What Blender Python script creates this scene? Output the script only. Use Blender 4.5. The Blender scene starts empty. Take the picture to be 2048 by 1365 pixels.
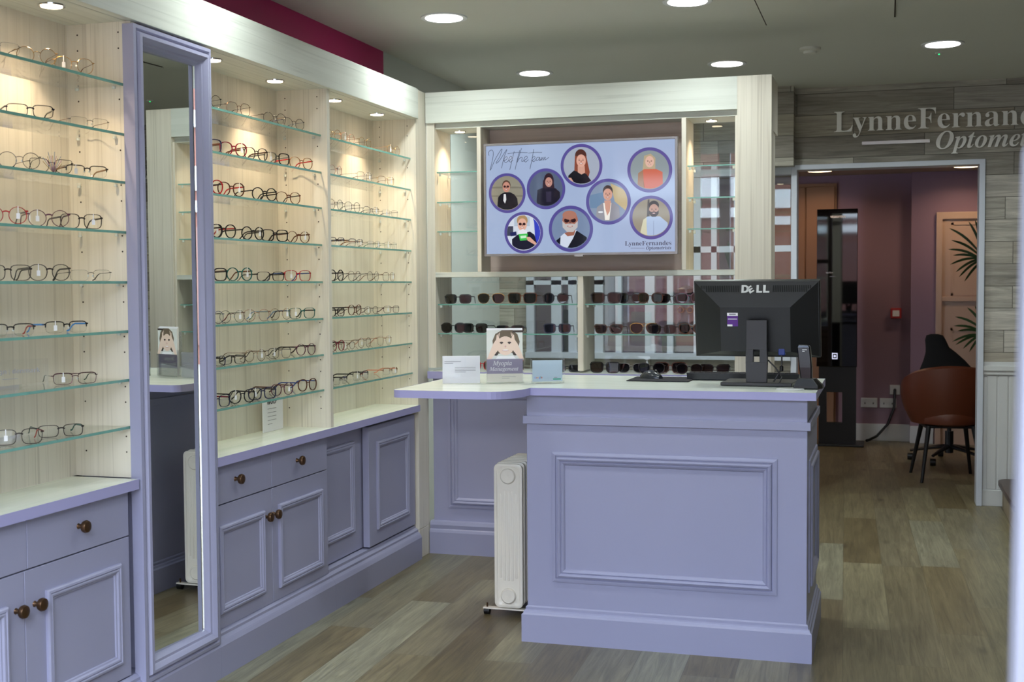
import bpy, bmesh, math, random
from mathutils import Vector, Matrix, noise
random.seed(7)
C = bpy.context.scene.collection
PI = math.pi
# ------------------------------------------------------------------ camera
F_PX, YAW, PITCH, ROLL, EYE = 2491.4, 0.292475, -0.0455263, -0.0066363, 1.40
def cam_axes():
    cy, sy, cp, sp = math.cos(YAW), math.sin(YAW), math.cos(PITCH), math.sin(PITCH)
    f = Vector((-sy*cp, cy*cp, sp)); r = Vector((cy, sy, 0)); u = r.cross(f)
    return r*math.cos(ROLL)+u*math.sin(ROLL), -r*math.sin(ROLL)+u*math.cos(ROLL), f
CR, CU, CF = cam_axes()
cam = bpy.data.cameras.new('camera'); camo = bpy.data.objects.new('camera', cam); C.objects.link(camo)
camo.matrix_world = Matrix(((CR.x, CU.x, -CF.x, 0), (CR.y, CU.y, -CF.y, 0), (CR.z, CU.z, -CF.z, EYE), (0, 0, 0, 1)))
cam.sensor_fit = 'HORIZONTAL'; cam.sensor_width = 36; cam.lens = F_PX/2048*36
cam.clip_start = 0.05; cam.clip_end = 200
cam.dof.use_dof = True; cam.dof.focus_distance = 5.0; cam.dof.aperture_fstop = 6.3
bpy.context.scene.camera = camo
sc = bpy.context.scene
sc.view_settings.view_transform = 'Standard'; sc.view_settings.look = 'None'
sc.view_settings.gamma = 1; sc.view_settings.use_curve_mapping = False
sc.view_settings.exposure = 0.0
sc.cycles.transparent_max_bounces = 32; sc.cycles.max_bounces = 7; sc.cycles.diffuse_bounces = 4; sc.cycles.glossy_bounces = 5
sc.cycles.sample_clamp_indirect = 6
# ------------------------------------------------------------------ light
world = bpy.data.worlds.new('sky'); sc.world = world; world.use_nodes = True
wn = world.node_tree; bgn = wn.nodes['Background']
_tc = wn.nodes.new('ShaderNodeTexCoord'); _no = wn.nodes.new('ShaderNodeTexNoise'); _no.inputs['Scale'].default_value = 2.2
_no.inputs['Detail'].default_value = 5
_rp = wn.nodes.new('ShaderNodeValToRGB')
_rp.color_ramp.elements[0].color = (.55, .70, 1, 1); _rp.color_ramp.elements[1].color = (.86, .94, 1, 1)
_rp.color_ramp.elements[0].position = .4; _rp.color_ramp.elements[1].position = .6
wn.links.new(_tc.outputs['Generated'], _no.inputs['Vector']); wn.links.new(_no.outputs['Fac'], _rp.inputs['Fac'])
wn.links.new(_rp.outputs['Color'], bgn.inputs['Color'])
SKY = 14.0
bgn.inputs['Strength'].default_value = SKY
def area(name, loc, sx, sy, energy, col, rot, portal=False):
    l = bpy.data.lights.new(name, 'AREA'); l.shape = 'RECTANGLE'; l.size = sx; l.size_y = sy; l.energy = energy; l.color = col
    if portal: l.cycles.is_portal = True
    o = bpy.data.objects.new(name, l); C.objects.link(o); o.location = loc; o.rotation_euler = rot; return o
area('daylight_opening', (-1.07, .52, 1.3), 2.86, 2.5, 1, (1, 1, 1), (PI/2, 0, 0), True)
CEIL_W, CEIL_C = 8.0, (.92, 1, .97)       # shop ceiling lamps
SPOT_W, SPOT_C = 21.0, (1, .75, .50)        # cabinet spotlights
ROOM_W, ROOM_C = 3.0, (1, .70, .46)       # back room lamps

# ------------------------------------------------------------------ helpers
def lin(c):
    return tuple((x/255/12.92 if x/255 <= .04045 else ((x/255+.055)/1.055)**2.4) for x in c)
def ray(px, py):
    return CR*((px-1024)/F_PX) - CU*((py-682.5)/F_PX) + CF
def at_y(px, py, y): d = ray(px, py); return Vector((0, 0, EYE)) + d*(y/d.y)
def at_x(px, py, x): d = ray(px, py); return Vector((0, 0, EYE)) + d*(x/d.x)
def at_z(px, py, z): d = ray(px, py); return Vector((0, 0, EYE)) + d*((z-EYE)/d.z)

class MB:
    def __init__(s): s.b = bmesh.new()
    def face(s, vs, mi=0):
        try:
            f = s.b.faces.new(vs); f.material_index = mi; return f
        except ValueError: return None
    def poly(s, pts, mi=0): return s.face([s.b.verts.new(p) for p in pts], mi)
    def box(s, x0, x1, y0, y1, z0, z1, mi=0):
        if x0 > x1: x0, x1 = x1, x0
        if y0 > y1: y0, y1 = y1, y0
        if z0 > z1: z0, z1 = z1, z0
        v = [s.b.verts.new((x, y, z)) for z in (z0, z1) for y in (y0, y1) for x in (x0, x1)]
        for a in ((0,2,3,1),(4,5,7,6),(0,1,5,4),(2,6,7,3),(0,4,6,2),(1,3,7,5)): s.face([v[i] for i in a], mi)
        return s
    def loft(s, rings, close=True, cap0=False, cap1=False, mi=0):
        R = [[s.b.verts.new(p) for p in r] for r in rings]
        n = len(R[0])
        for a, b in zip(R, R[1:]):
            for i in range(n if close else n-1):
                s.face([a[i], a[(i+1) % n], b[(i+1) % n], b[i]], mi)
        if cap0: s.face(R[0][::-1], mi)
        if cap1: s.face(R[-1], mi)
        return s
    def tube(s, pts, r, n=8, mi=0, closed=False):
        P = [Vector(p) for p in pts]; rings = []; m = len(P); up = None
        for i, p in enumerate(P):
            if closed: t = P[(i+1) % m]-P[i-1]
            else: t = P[min(i+1, m-1)]-P[max(i-1, 0)]
            t.normalize()
            if up is None:
                up = Vector((0, 0, 1)) if abs(t.z) < .9 else Vector((1, 0, 0))
            a = up.cross(t)
            if a.length < 1e-5: a = Vector((1, 0, 0)).cross(t)
            a.normalize(); up = t.cross(a)
            rr = r[i] if isinstance(r, list) else r
            rx, ry = rr if isinstance(rr, (list, tuple)) else (rr, rr)
            rings.append([p + a*(rx*math.cos(2*PI*k/n+PI/n)) + up*(ry*math.sin(2*PI*k/n+PI/n)) for k in range(n)])
        if closed: rings.append(rings[0]); s.loft(rings, mi=mi)
        else: s.loft(rings, cap0=True, cap1=True, mi=mi)
        return s
    def lathe(s, prof, c, axis='z', n=24, mi=0):
        c = Vector(c); rings = []
        for r, h in prof:
            ring = []
            for k in range(n):
                a = 2*PI*k/n; u, v = r*math.cos(a), r*math.sin(a)
                ring.append(c + (Vector((u, v, h)) if axis == 'z' else Vector((h, u, v)) if axis == 'x' else Vector((u, h, v))))
            rings.append(ring)
        s.loft(rings, cap0=True, cap1=True, mi=mi); return s
    def prism(s, pts, axis, a, b, mi=0):
        def m(p, h): return {'x': (h, p[0], p[1]), 'y': (p[0], h, p[1]), 'z': (p[0], p[1], h)}[axis]
        s.loft([[m(p, a) for p in pts], [m(p, b) for p in pts]], cap0=True, cap1=True, mi=mi); return s
    def add(s, other, M):
        vm = {}
        for v in other.b.verts: vm[v] = s.b.verts.new(M @ v.co)
        for f in other.b.faces: s.face([vm[v] for v in f.verts], f.material_index)
        return s
    def build(s, name, mat, parent=None, smooth=False, bev=0, seg=2):
        bmesh.ops.remove_doubles(s.b, verts=s.b.verts, dist=1e-6)
        bmesh.ops.recalc_face_normals(s.b, faces=s.b.faces)
        me = bpy.data.meshes.new(name); s.b.to_mesh(me); s.b.free()
        for m in (mat if isinstance(mat, (list, tuple)) else [mat]): me.materials.append(m)
        o = bpy.data.objects.new(name, me); C.objects.link(o)
        if parent: o.parent = parent
        if smooth: me.polygons.foreach_set('use_smooth', [True]*len(me.polygons)); me.set_sharp_from_angle(angle=math.radians(40))
        if bev:
            b = o.modifiers.new('bevel', 'BEVEL'); b.width = bev; b.segments = seg; b.limit_method = 'ANGLE'
        return o
def B(*a): return MB().box(*a)
def thing(name, label, cat, loc=(0, 0, 0), group=None, rz=0):
    o = bpy.data.objects.new(name, None); C.objects.link(o); o.location = loc; o.rotation_euler = (0, 0, rz)
    o.empty_display_size = .05
    o['label'] = label; o['category'] = cat
    if group: o['group'] = group
    return o
def tag(o, label, cat, group=None):
    o['label'] = label; o['category'] = cat
    if group: o['group'] = group
    return o
def struct(o, label, cat='structure'):
    o['kind'] = 'structure'; o['label'] = label; o['category'] = cat; return o
# ------------------------------------------------------------------ materials
MC = {}
def mat(name):
    m = bpy.data.materials.new(name); m.use_nodes = True
    return m, m.node_tree, m.node_tree.nodes['Principled BSDF']
def plain(name, col, rough=.5, metal=0, spec=.5, bump=0, bscale=200, var=.06, vscale=3, coat=0):
    if name in MC: return MC[name]
    m, t, p = mat(name); col = lin(col)
    tc = t.nodes.new('ShaderNodeTexCoord')
    nz = t.nodes.new('ShaderNodeTexNoise'); nz.inputs['Scale'].default_value = vscale; nz.inputs['Detail'].default_value = 4
    t.links.new(tc.outputs['Object'], nz.inputs['Vector'])
    mx = t.nodes.new('ShaderNodeMix'); mx.data_type = 'RGBA'
    mx.inputs['A'].default_value = (*[c*(1-var) for c in col], 1); mx.inputs['B'].default_value = (*[min(1, c*(1+var)) for c in col], 1)
    t.links.new(nz.outputs['Fac'], mx.inputs['Factor']); t.links.new(mx.outputs['Result'], p.inputs['Base Color'])
    p.inputs['Roughness'].default_value = rough; p.inputs['Metallic'].default_value = metal
    p.inputs['Specular IOR Level'].default_value = spec; p.inputs['Coat Weight'].default_value = coat
    if bump:
        n2 = t.nodes.new('ShaderNodeTexNoise'); n2.inputs['Scale'].default_value = bscale; n2.inputs['Detail'].default_value = 3
        t.links.new(tc.outputs['Object'], n2.inputs['Vector'])
        bp = t.nodes.new('ShaderNodeBump'); bp.inputs['Strength'].default_value = bump; bp.inputs['Distance'].default_value = .002
        t.links.new(n2.outputs['Fac'], bp.inputs['Height']); t.links.new(bp.outputs['Normal'], p.inputs['Normal'])
    MC[name] = m; return m
def emis(name, col, strength=1.0, raw=False):
    if name in MC: return MC[name]
    m, t, p = mat(name); e = t.nodes.new('ShaderNodeEmission')
    e.inputs['Color'].default_value = (*(col if raw else lin(col)), 1); e.inputs['Strength'].default_value = strength
    t.links.new(e.outputs[0], t.nodes['Material Output'].inputs['Surface']); MC[name] = m; return m
def screenm(col):
    name = 'lit_screen_%02x%02x%02x' % col
    if name in MC: return MC[name]
    m = emis(name, col, 1.0); t = m.node_tree
    e = [n for n in t.nodes if n.type == 'EMISSION'][0]
    g = t.nodes.new('ShaderNodeBsdfGlossy'); g.inputs['Roughness'].default_value = .06; g.inputs['Color'].default_value = (.035, .035, .035, 1)
    a = t.nodes.new('ShaderNodeAddShader'); t.links.new(e.outputs[0], a.inputs[0]); t.links.new(g.outputs[0], a.inputs[1])
    t.links.new(a.outputs[0], t.nodes['Material Output'].inputs['Surface']); return m
def glass(name, tint=(.95, .985, .97), ior=1.45, mult=1.0, gl=(1, 1, 1)):
    if name in MC: return MC[name]
    m, t, p = mat(name)
    tr = t.nodes.new('ShaderNodeBsdfTransparent'); tr.inputs['Color'].default_value = (*tint, 1)
    g = t.nodes.new('ShaderNodeBsdfGlossy'); g.inputs['Roughness'].default_value = 0.01; g.inputs['Color'].default_value = (*gl, 1)
    f = t.nodes.new('ShaderNodeFresnel'); f.inputs['IOR'].default_value = ior
    mu = t.nodes.new('ShaderNodeMath'); mu.operation = 'MULTIPLY'; mu.inputs[1].default_value = mult; mu.use_clamp = True
    mx = t.nodes.new('ShaderNodeMixShader')
    t.links.new(f.outputs[0], mu.inputs[0]); t.links.new(mu.outputs[0], mx.inputs[0])
    t.links.new(tr.outputs[0], mx.inputs[1]); t.links.new(g.outputs[0], mx.inputs[2])
    t.links.new(mx.outputs[0], t.nodes['Material Output'].inputs['Surface']); MC[name] = m; return m
def wood(name, c0, c1, c2, axis='z', fine=55, rough=.45, dark=.5):
    """pale board with long fine grain running along the given axis"""
    if name in MC: return MC[name]
    m, t, p = mat(name); L = t.links.new
    tc = t.nodes.new('ShaderNodeTexCoord')
    def mp(s_long, s_cross):
        q = t.nodes.new('ShaderNodeMapping'); v = [s_cross]*3; v['xyz'.index(axis)] = s_long
        q.inputs['Scale'].default_value = v; L(tc.outputs['Object'], q.inputs['Vector']); return q
    wv = t.nodes.new('ShaderNodeTexNoise'); wv.inputs['Scale'].default_value = 1; wv.inputs['Detail'].default_value = 6; wv.inputs['Distortion'].default_value = .8
    L(mp(1.1, fine).outputs[0], wv.inputs['Vector'])
    w2 = t.nodes.new('ShaderNodeTexNoise'); w2.inputs['Scale'].default_value = 1; w2.inputs['Detail'].default_value = 3; w2.inputs['Distortion'].default_value = 1.5
    L(mp(.55, fine*.22).outputs[0], w2.inputs['Vector'])
    r1 = t.nodes.new('ShaderNodeValToRGB'); e = r1.color_ramp.elements
    e[0].position = .3; e[0].color = (*lin(c1), 1); e[1].position = .62; e[1].color = (*lin(c0), 1)
    L(w2.outputs['Fac'], r1.inputs['Fac'])
    r2 = t.nodes.new('ShaderNodeValToRGB'); e = r2.color_ramp.elements
    e[0].position = .30; e[0].color = (1, 1, 1, 1); e[1].position = .46; e[1].color = (0, 0, 0, 1)
    L(wv.outputs['Fac'], r2.inputs['Fac'])
    mu = t.nodes.new('ShaderNodeMath'); mu.operation = 'MULTIPLY'; mu.inputs[1].default_value = dark; L(r2.outputs[0], mu.inputs[0])
    mx = t.nodes.new('ShaderNodeMix'); mx.data_type = 'RGBA'; L(mu.outputs[0], mx.inputs['Factor'])
    L(r1.outputs[0], mx.inputs['A']); mx.inputs['B'].default_value = (*lin(c2), 1)
    L(mx.outputs['Result'], p.inputs['Base Color']); p.inputs['Roughness'].default_value = rough
    MC[name] = m; return m
def planks(name, long_axis, width, length, cols, grain=(.75, 1.1), rough=.5, rot=0, seed=0, mortar=.0015, vertical=False, knots=0.0, bump=.25):
    """boards: long_axis 'x' or 'y'; vertical=True maps the board width to world z"""
    m, t, p = mat(name); L = t.links.new
    tc = t.nodes.new('ShaderNodeTexCoord'); sp = t.nodes.new('ShaderNodeSeparateXYZ')
    mp = t.nodes.new('ShaderNodeMapping'); mp.inputs['Rotation'].default_value = (0, 0, rot); L(tc.outputs['Object'], mp.inputs['Vector']); L(mp.outputs[0], sp.inputs[0])
    cb = t.nodes.new('ShaderNodeCombineXYZ')
    if long_axis == 'y' and not vertical: L(sp.outputs['Y'], cb.inputs['X']); L(sp.outputs['X'], cb.inputs['Y'])
    else:
        L(sp.outputs['X' if long_axis == 'x' else 'Y'], cb.inputs['X']); L(sp.outputs['Z' if vertical else 'Y'], cb.inputs['Y'])
    ad = t.nodes.new('ShaderNodeVectorMath'); ad.operation = 'ADD'; ad.inputs[1].default_value = (seed*.37+20, 20*width, 0); L(cb.outputs[0], ad.inputs[0])
    br = t.nodes.new('ShaderNodeTexBrick'); br.offset = .37; br.offset_frequency = 2; br.squash = 1.35; br.squash_frequency = 3
    br.inputs['Color1'].default_value = (0, 0, 0, 1); br.inputs['Color2'].default_value = (1, 1, 1, 1); br.inputs['Mortar'].default_value = (.5, .5, .5, 1)
    br.inputs['Scale'].default_value = 1; br.inputs['Brick Width'].default_value = length; br.inputs['Row Height'].default_value = width
    br.inputs['Mortar Size'].default_value = mortar; br.inputs['Mortar Smooth'].default_value = .3
    L(ad.outputs[0], br.inputs['Vector'])
    rp = t.nodes.new('ShaderNodeValToRGB'); rp.color_ramp.interpolation = 'LINEAR'; el = rp.color_ramp.elements
    while len(el) < len(cols): el.new(.5)
    for i, c in enumerate(cols): el[i].position = i/(len(cols)-1); el[i].color = (*lin(c), 1)
    L(br.outputs['Color'], rp.inputs['Fac'])
    # grain: stretch along the board, shifted per board
    gm = t.nodes.new('ShaderNodeMapping'); gm.inputs['Scale'].default_value = (2.2, 38, 1)
    L(ad.outputs[0], gm.inputs['Vector'])
    sh = t.nodes.new('ShaderNodeVectorMath'); sh.operation = 'MULTIPLY_ADD'; sh.inputs[1].default_value = (17, 0, 9); L(br.outputs['Color'], sh.inputs[0]); L(gm.outputs[0], sh.inputs[2])
    g = t.nodes.new('ShaderNodeTexNoise'); g.inputs['Scale'].default_value = 1; g.inputs['Detail'].default_value = 7; g.inputs['Roughness'].default_value = .65; g.inputs['Distortion'].default_value = 1.6
    L(sh.outputs[0], g.inputs['Vector'])
    mr = t.nodes.new('ShaderNodeMapRange'); mr.inputs['From Min'].default_value = .3; mr.inputs['From Max'].default_value = .7; mr.inputs['To Min'].default_value = grain[0]; mr.inputs['To Max'].default_value = grain[1]
    L(g.outputs['Fac'], mr.inputs['Value'])
    g2m = t.nodes.new('ShaderNodeMapping'); g2m.inputs['Scale'].default_value = (.55, .16, 1); L(sh.outputs[0], g2m.inputs['Vector'])
    g2 = t.nodes.new('ShaderNodeTexNoise'); g2.inputs['Scale'].default_value = 2; g2.inputs['Detail'].default_value = 3; L(g2m.outputs[0], g2.inputs['Vector'])
    m2 = t.nodes.new('ShaderNodeMapRange'); m2.inputs['From Min'].default_value = .35; m2.inputs['From Max'].default_value = .65; m2.inputs['To Min'].default_value = .88; m2.inputs['To Max'].default_value = 1.1
    L(g2.outputs['Fac'], m2.inputs['Value'])
    mm = t.nodes.new('ShaderNodeMath'); mm.operation = 'MULTIPLY'; L(mr.outputs[0], mm.inputs[0]); L(m2.outputs[0], mm.inputs[1])
    last = mm.outputs[0]
    if knots:
        km = t.nodes.new('ShaderNodeMapping'); km.inputs['Scale'].default_value = (1.7, 5.2, 1); L(ad.outputs[0], km.inputs['Vector'])
        vo = t.nodes.new('ShaderNodeTexVoronoi'); vo.inputs['Scale'].default_value = 1.0; L(km.outputs[0], vo.inputs['Vector'])
        kr = t.nodes.new('ShaderNodeMapRange'); kr.inputs['From Min'].default_value = .03; kr.inputs['From Max'].default_value = .13; kr.inputs['To Min'].default_value = 1-knots; kr.inputs['To Max'].default_value = 1
        L(vo.outputs['Distance'], kr.inputs['Value'])
        k2 = t.nodes.new('ShaderNodeMath'); k2.operation = 'MULTIPLY'; L(last, k2.inputs[0]); L(kr.outputs[0], k2.inputs[1]); last = k2.outputs[0]
    seam = t.nodes.new('ShaderNodeMapRange'); seam.inputs['To Min'].default_value = 1; seam.inputs['To Max'].default_value = .45; L(br.outputs['Fac'], seam.inputs['Value'])
    k3 = t.nodes.new('ShaderNodeMath'); k3.operation = 'MULTIPLY'; L(last, k3.inputs[0]); L(seam.outputs[0], k3.inputs[1])
    vm = t.nodes.new('ShaderNodeVectorMath'); vm.operation = 'SCALE'; L(rp.outputs[0], vm.inputs[0]); L(k3.outputs[0], vm.inputs['Scale'])
    L(vm.outputs[0], p.inputs['Base Color']); p.inputs['Roughness'].default_value = rough
    bp = t.nodes.new('ShaderNodeBump'); bp.inputs['Strength'].default_value = bump; bp.inputs['Distance'].default_value = .003
    L(k3.outputs[0], bp.inputs['Height']); L(bp.outputs[0], p.inputs['Normal'])
    MC[name] = m; return m

LAV = plain('lavender_paint', (154, 155, 182), .38, bump=.05, bscale=90, var=.03)
LAV_DARK = LAV
EDGE = plain('lavender_edging', (166, 164, 208), .35, var=.02)
PINE_V = wood('limed_pine_upright', (226, 220, 206), (217, 211, 196), (166, 157, 141), 'z', 90, dark=.42)
PINE_X = wood('limed_pine_crosswise', (214, 218, 210), (202, 206, 197), (160, 165, 156), 'x', 60, dark=.45)
PINE_Y = wood('limed_pine_lengthwise', (214, 218, 210), (202, 206, 197), (160, 165, 156), 'y', 60, dark=.45)
TOP = wood('pale_worktop_laminate', (226, 232, 224), (214, 222, 212), (196, 204, 194), 'x', 40, .22, .35)
TOPY = wood('pale_worktop_laminate_long', (226, 232, 224), (214, 222, 212), (196, 204, 194), 'y', 40, .22, .35)
PINE_TV = wood('rose_grey_pine', (214, 196, 184), (202, 184, 172), (172, 154, 142), 'x', 46, .5, .4)
FLOOR = planks('aged_floor_planks', 'y', .185, 1.22, [(100, 90, 64), (116, 107, 80), (130, 124, 98), (106, 97, 73), (142, 142, 122)], (.56, 1.2), .36, rot=math.radians(-1.8), mortar=.001, knots=.5, bump=.12)
WALLW = planks('weathered_wall_planks', 'x', .137, .95, [(150, 145, 134), (180, 176, 165), (134, 128, 119), (198, 194, 184), (162, 154, 138)], (.6, 1.22), .7, seed=3, mortar=.0022, vertical=True, bump=.5)
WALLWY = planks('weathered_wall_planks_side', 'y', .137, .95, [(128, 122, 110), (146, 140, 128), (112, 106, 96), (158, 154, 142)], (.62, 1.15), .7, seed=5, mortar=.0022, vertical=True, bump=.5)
CEILM = plain('ceiling_paint', (204, 204, 194), .75, var=.02)
WHITEW = plain('pale_wall_paint', (200, 206, 202), .7, var=.02)
PINKW = plain('magenta_wall_paint', (176, 26, 98), .55, var=.03)
MAUVE = plain('mauve_wall_paint', (144, 116, 130), .7, var=.03)
WHITE = plain('white_gloss_paint', (206, 208, 208), .35, var=.02)
GREYW = plain('grey_white_frame_paint', (198, 204, 216), .35, var=.02)
BROWN = plain('tan_panel', (146, 108, 82), .5, var=.04)
BLACK = plain('black_plastic', (15, 16, 18), .35, var=.05)
CHAR = plain('charcoal_plastic', (42, 42, 44), .42, var=.05, bump=.1, bscale=600)
DARKM = plain('dark_metal', (34, 34, 36), .4, .5)
BRONZE = plain('aged_bronze', (98, 74, 54), .34, .85, var=.25, vscale=40)
RADW = plain('cream_enamel', (236, 230, 214), .22, var=.02)
SILVER = plain('brushed_silver', (188, 186, 184), .28, .9, var=.03)
TVFR = plain('tv_bezel_silver', (150, 146, 148), .35, .6, var=.02)
CHROME = plain('chrome', (225, 225, 225), .1, 1, var=.01)
GLASS = glass('clear_shelf_glass', (.984, .996, .990), 1.45, .7)
GEDGE = plain('green_glass_edge', (116, 170, 158), .12, var=.2, vscale=30)
ACRYL = glass('clear_acrylic', (.985, .99, .99), 1.45, .8)
PANE = glass('window_pane_glass', (.93, .96, .96), 1.5, 1.6)
LENS = glass('clear_spectacle_lens', (.95, .96, .95), 1.5, 1.3)
DARKLENS = {'grey': glass('grey_sun_lens', (.03, .03, .034), 1.5, 1.1), 'brown': glass('brown_sun_lens', (.075, .034, .028), 1.5, 1.1),
            'navy': glass('navy_sun_lens', (.03, .035, .07), 1.5, 1.5)}
PEG = plain('clear_plastic_peg', (214, 220, 214), .2)
HOLE = plain('dark_peg_hole', (60, 48, 38), .8)
CARD = plain('white_card', (250, 250, 253), .5, var=.01)
MIRR = plain('silvered_mirror', (218, 222, 218), .0, 1, var=0)
INK = plain('dark_ink', (48, 48, 54), .6)
GINK = plain('grey_ink', (150, 150, 158), .6)

# ------------------------------------------------------------------ type
def face_text(s, style):
    bu, bl = {'serif': (0x1D400, 0x1D41A), 'italic': (0x1D434, 0x1D44E), 'bolditalic': (0x1D468, 0x1D482), 'sans': (0x1D5D4, 0x1D5EE)}.get(style, (0, 0))
    if not bu: return s
    o = ''
    for c in s:
        if 'A' <= c <= 'Z': o += chr(bu+ord(c)-65)
        elif 'a' <= c <= 'z': o += '\u210e' if (style == 'italic' and c == 'h') else chr(bl+ord(c)-97)
        else: o += c
    return o
def text_obj(name, s, style, width, m, parent, org, ux, uy, depth=.0006, thin=0.0, height=None):
    """lettering laid out from org along ux (reading direction) and uy (up), fitted to width"""
    cu = bpy.data.curves.new(name, 'FONT'); cu.body = face_text(s, style); cu.extrude = .01; cu.offset = thin; cu.resolution_u = 3
    t = bpy.data.objects.new(name, cu); C.objects.link(t); bpy.context.view_layer.update()
    me = bpy.data.meshes.new_from_object(t.evaluated_get(bpy.context.evaluated_depsgraph_get()))
    bpy.data.objects.remove(t)
    xs = [v.co.x for v in me.vertices]; x0, x1 = min(xs), max(xs); k = width/(x1-x0)
    ys = [v.co.y for v in me.vertices]; ky = k if height is None else height/(max(ys)-min(ys))
    ux = Vector(ux).normalized(); uy = Vector(uy).normalized(); n = ux.cross(uy); org = Vector(org)
    for v in me.vertices:
        c = v.co.copy(); v.co = org + ux*((c.x-x0)*k) + uy*(c.y*ky) + n*((c.z+.01)/.02*depth)
    me.materials.clear(); me.materials.append(m)
    o = bpy.data.objects.new(name, me); C.objects.link(o); o.parent = parent
    return o

# ------------------------------------------------------------------ setting
XL, YB, ZC, YR, ZR = -2.57, 8.24, 2.64, 11.4, 2.34
struct(B(-3.4, 3.2, .5, 12.2, -.06, 0).build('floor', FLOOR), 'aged grey-brown wood plank floor of the shop')
struct(B(-3.4, 3.2, .5, YB+.08, ZC, ZC+.08).build('ceiling', CEILM), 'plain pale grey shop ceiling with recessed lamps')
struct(B(XL-.1, XL, .5, 6.2, 2.30, ZC).build('wall_left', PINKW), 'magenta painted wall strip above the left cabinets')
struct(B(XL-.1, XL, .5, 6.2, 0, 2.30).build('wall_left_lower', WHITEW), 'pale wall behind the left cabinets')
struct(B(XL-.1, XL, 6.2, YB+.1, 0, ZC).build('wall_left_rear', WHITEW), 'pale grey wall beyond the magenta strip')
struct(B(2.2, 2.3, .5, YB, 0, ZC).build('wall_right', WALLWY), 'pale right-hand wall beside the stairs')
# shopfront posts beside the open shop door, behind and beside the viewpoint
fr = MB()
for x in (-2.5, -1.5): fr.box(x-.05, x+.05, .42, .5, 0, ZC)
fr.box(-2.45, -1.55, .42, .5, 0, .45).box(.36, 2.2, .42, .5, 0, ZC)  # unseen solid right side added to keep daylight off the left cabinets
struct(fr.build('wall_front', GREYW), 'white painted shopfront frame open to the street, solid right side added to block daylight')
# rear wall with doorway and glazed partition
DX0, DX1, DZ = -.557, .545, 2.13
wb = MB()
wb.box(XL, 2.2, YB, YB+.1, DZ, ZC)              # over the openings
wb.box(XL, -2.372, YB, YB+.1, 0, DZ)
wb.box(-2.372, -.594, YB, YB+.1, 0, .895)
wb.box(.575, 2.2, YB, YB+.1, .9, DZ)
struct(wb.build('wall_back', WALLW), 'weathered grey plank wall around the rear doorway')
nib = B(-.80, -.572, 8.10, YB, 2.14, ZC)
struct(nib.build('wall_back_pier', WALLW), 'short plank-clad pier beside the sign')
wn_ = MB()
wn_.box(.575, 2.2, YB, YB+.1, 0, .9)
struct(wn_.build('wall_back_wainscot', WHITE), 'white wainscot panelling right of the doorway')
dado = MB(); dado.box(.575, 2.2, YB-.02, YB, .845, .875).box(.575, 2.2, YB-.012, YB, .82, .845).box(.575, 2.2, YB-.012, YB, 0, .10)
for x in (.60, .665, .73, .8, .9, 1.0, 1.1): dado.box(x, x+.055, YB-.004, YB, .105, .815)
struct(dado.build('trim_1', WHITE, bev=.003), 'white dado rail and boards on the wainscot')
dfr = MB()
dfr.loft([[(a, y, b) for a, b in ((-.594, 0), (-.594, DZ+.022), (.575, DZ+.022), (.575, 0), (DX1-.005, 0), (DX1-.005, DZ-.01), (DX0, DZ-.01), (DX0, 0))] for y in (YB-.03, YB+.13)], cap0=True, cap1=True)
struct(dfr.build('door_1', GREYW, bev=.003), 'white frame of the rear doorway without a door leaf', 'door frame')
# glazed partition
w1 = thing('window_1', 'long white-framed internal window seen through the display niches', 'window'); w1['kind'] = 'structure'
wf = MB(); wf.box(-2.372, -.594, YB-.03, YB+.08, DZ-.035, DZ+.02).box(-2.372, -.594, YB-.05, YB+.08, .895, .935)
for a, b in ((-2.372, -2.318), (-2.194, -2.124), (-2.074, -2.015), (-1.90, -1.834), (-1.748, -1.707), (-1.547, -1.483), (-1.399, -1.359), (-1.222, -1.176), (-1.107, -1.071), (-.96, -.92), (-.80, -.76)):
    wf.box(a, b, YB-.02, YB+.04, .93, DZ-.03)
wf.box(-2.372, -1.834, YB-.02, YB+.03, 1.395, 1.425).box(-1.222, -.594, YB-.02, YB+.03, 1.60, 1.64)
wf.build('window_frame', GREYW, w1)
B(-2.33, -.60, YB+.01, YB+.016, .93, 2.1).build('pane', PANE, w1)
# back room
rm = MB(); rm.box(-3.2, .197, YR, YR+.1, 0, ZR).box(.197, 2.4, YR-.1, YR+.1, 0, ZR)
struct(rm.build('wall_rear_room', MAUVE), 'mauve wall of the back room')
struct(B(2.2, 2.3, YB, YR+.1, 0, ZR).build('wall_rear_room_right', MAUVE), 'mauve side wall of the back room')
struct(B(-3.3, -3.2, YB, YR+.1, 0, ZR).build('wall_rear_room_left', MAUVE), 'mauve far side wall of the back room')
struct(B(-3.3, 2.3, YB+.1, YR+.1, ZR, ZR+.06).build('ceiling_rear_room', plain('back_room_ceiling_paint', (170, 150, 130), .7)), 'ceiling of the back room')
sk = MB(); sk.box(-3.2, .197, YR-.018, YR, 0, .15).box(.197, .39, YR-.118, YR-.1, 0, .15)
struct(sk.build('baseboard_rear', WHITE, bev=.003), 'white skirting board in the back room')
d2 = thing('door_2', 'closed cream panelled door in the back room behind palm', 'door'); d2['kind'] = 'structure'
dm = plain('cream_door_paint', (196, 168, 146), .45)
fm = MB(); fm.loft([[(a, y, b) for a, b in ((.40, 0), (.40, 1.99), (1.32, 1.99), (1.32, 0), (1.27, 0), (1.27, 1.93), (.45, 1.93), (.45, 0))] for y in (YR-.14, YR-.101)], cap0=True, cap1=True)
fm.build('door_frame', dm, d2, bev=.004)
lm = MB(); lm.box(.45, 1.27, YR-.118, YR-.1, 0, 1.93)
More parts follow.
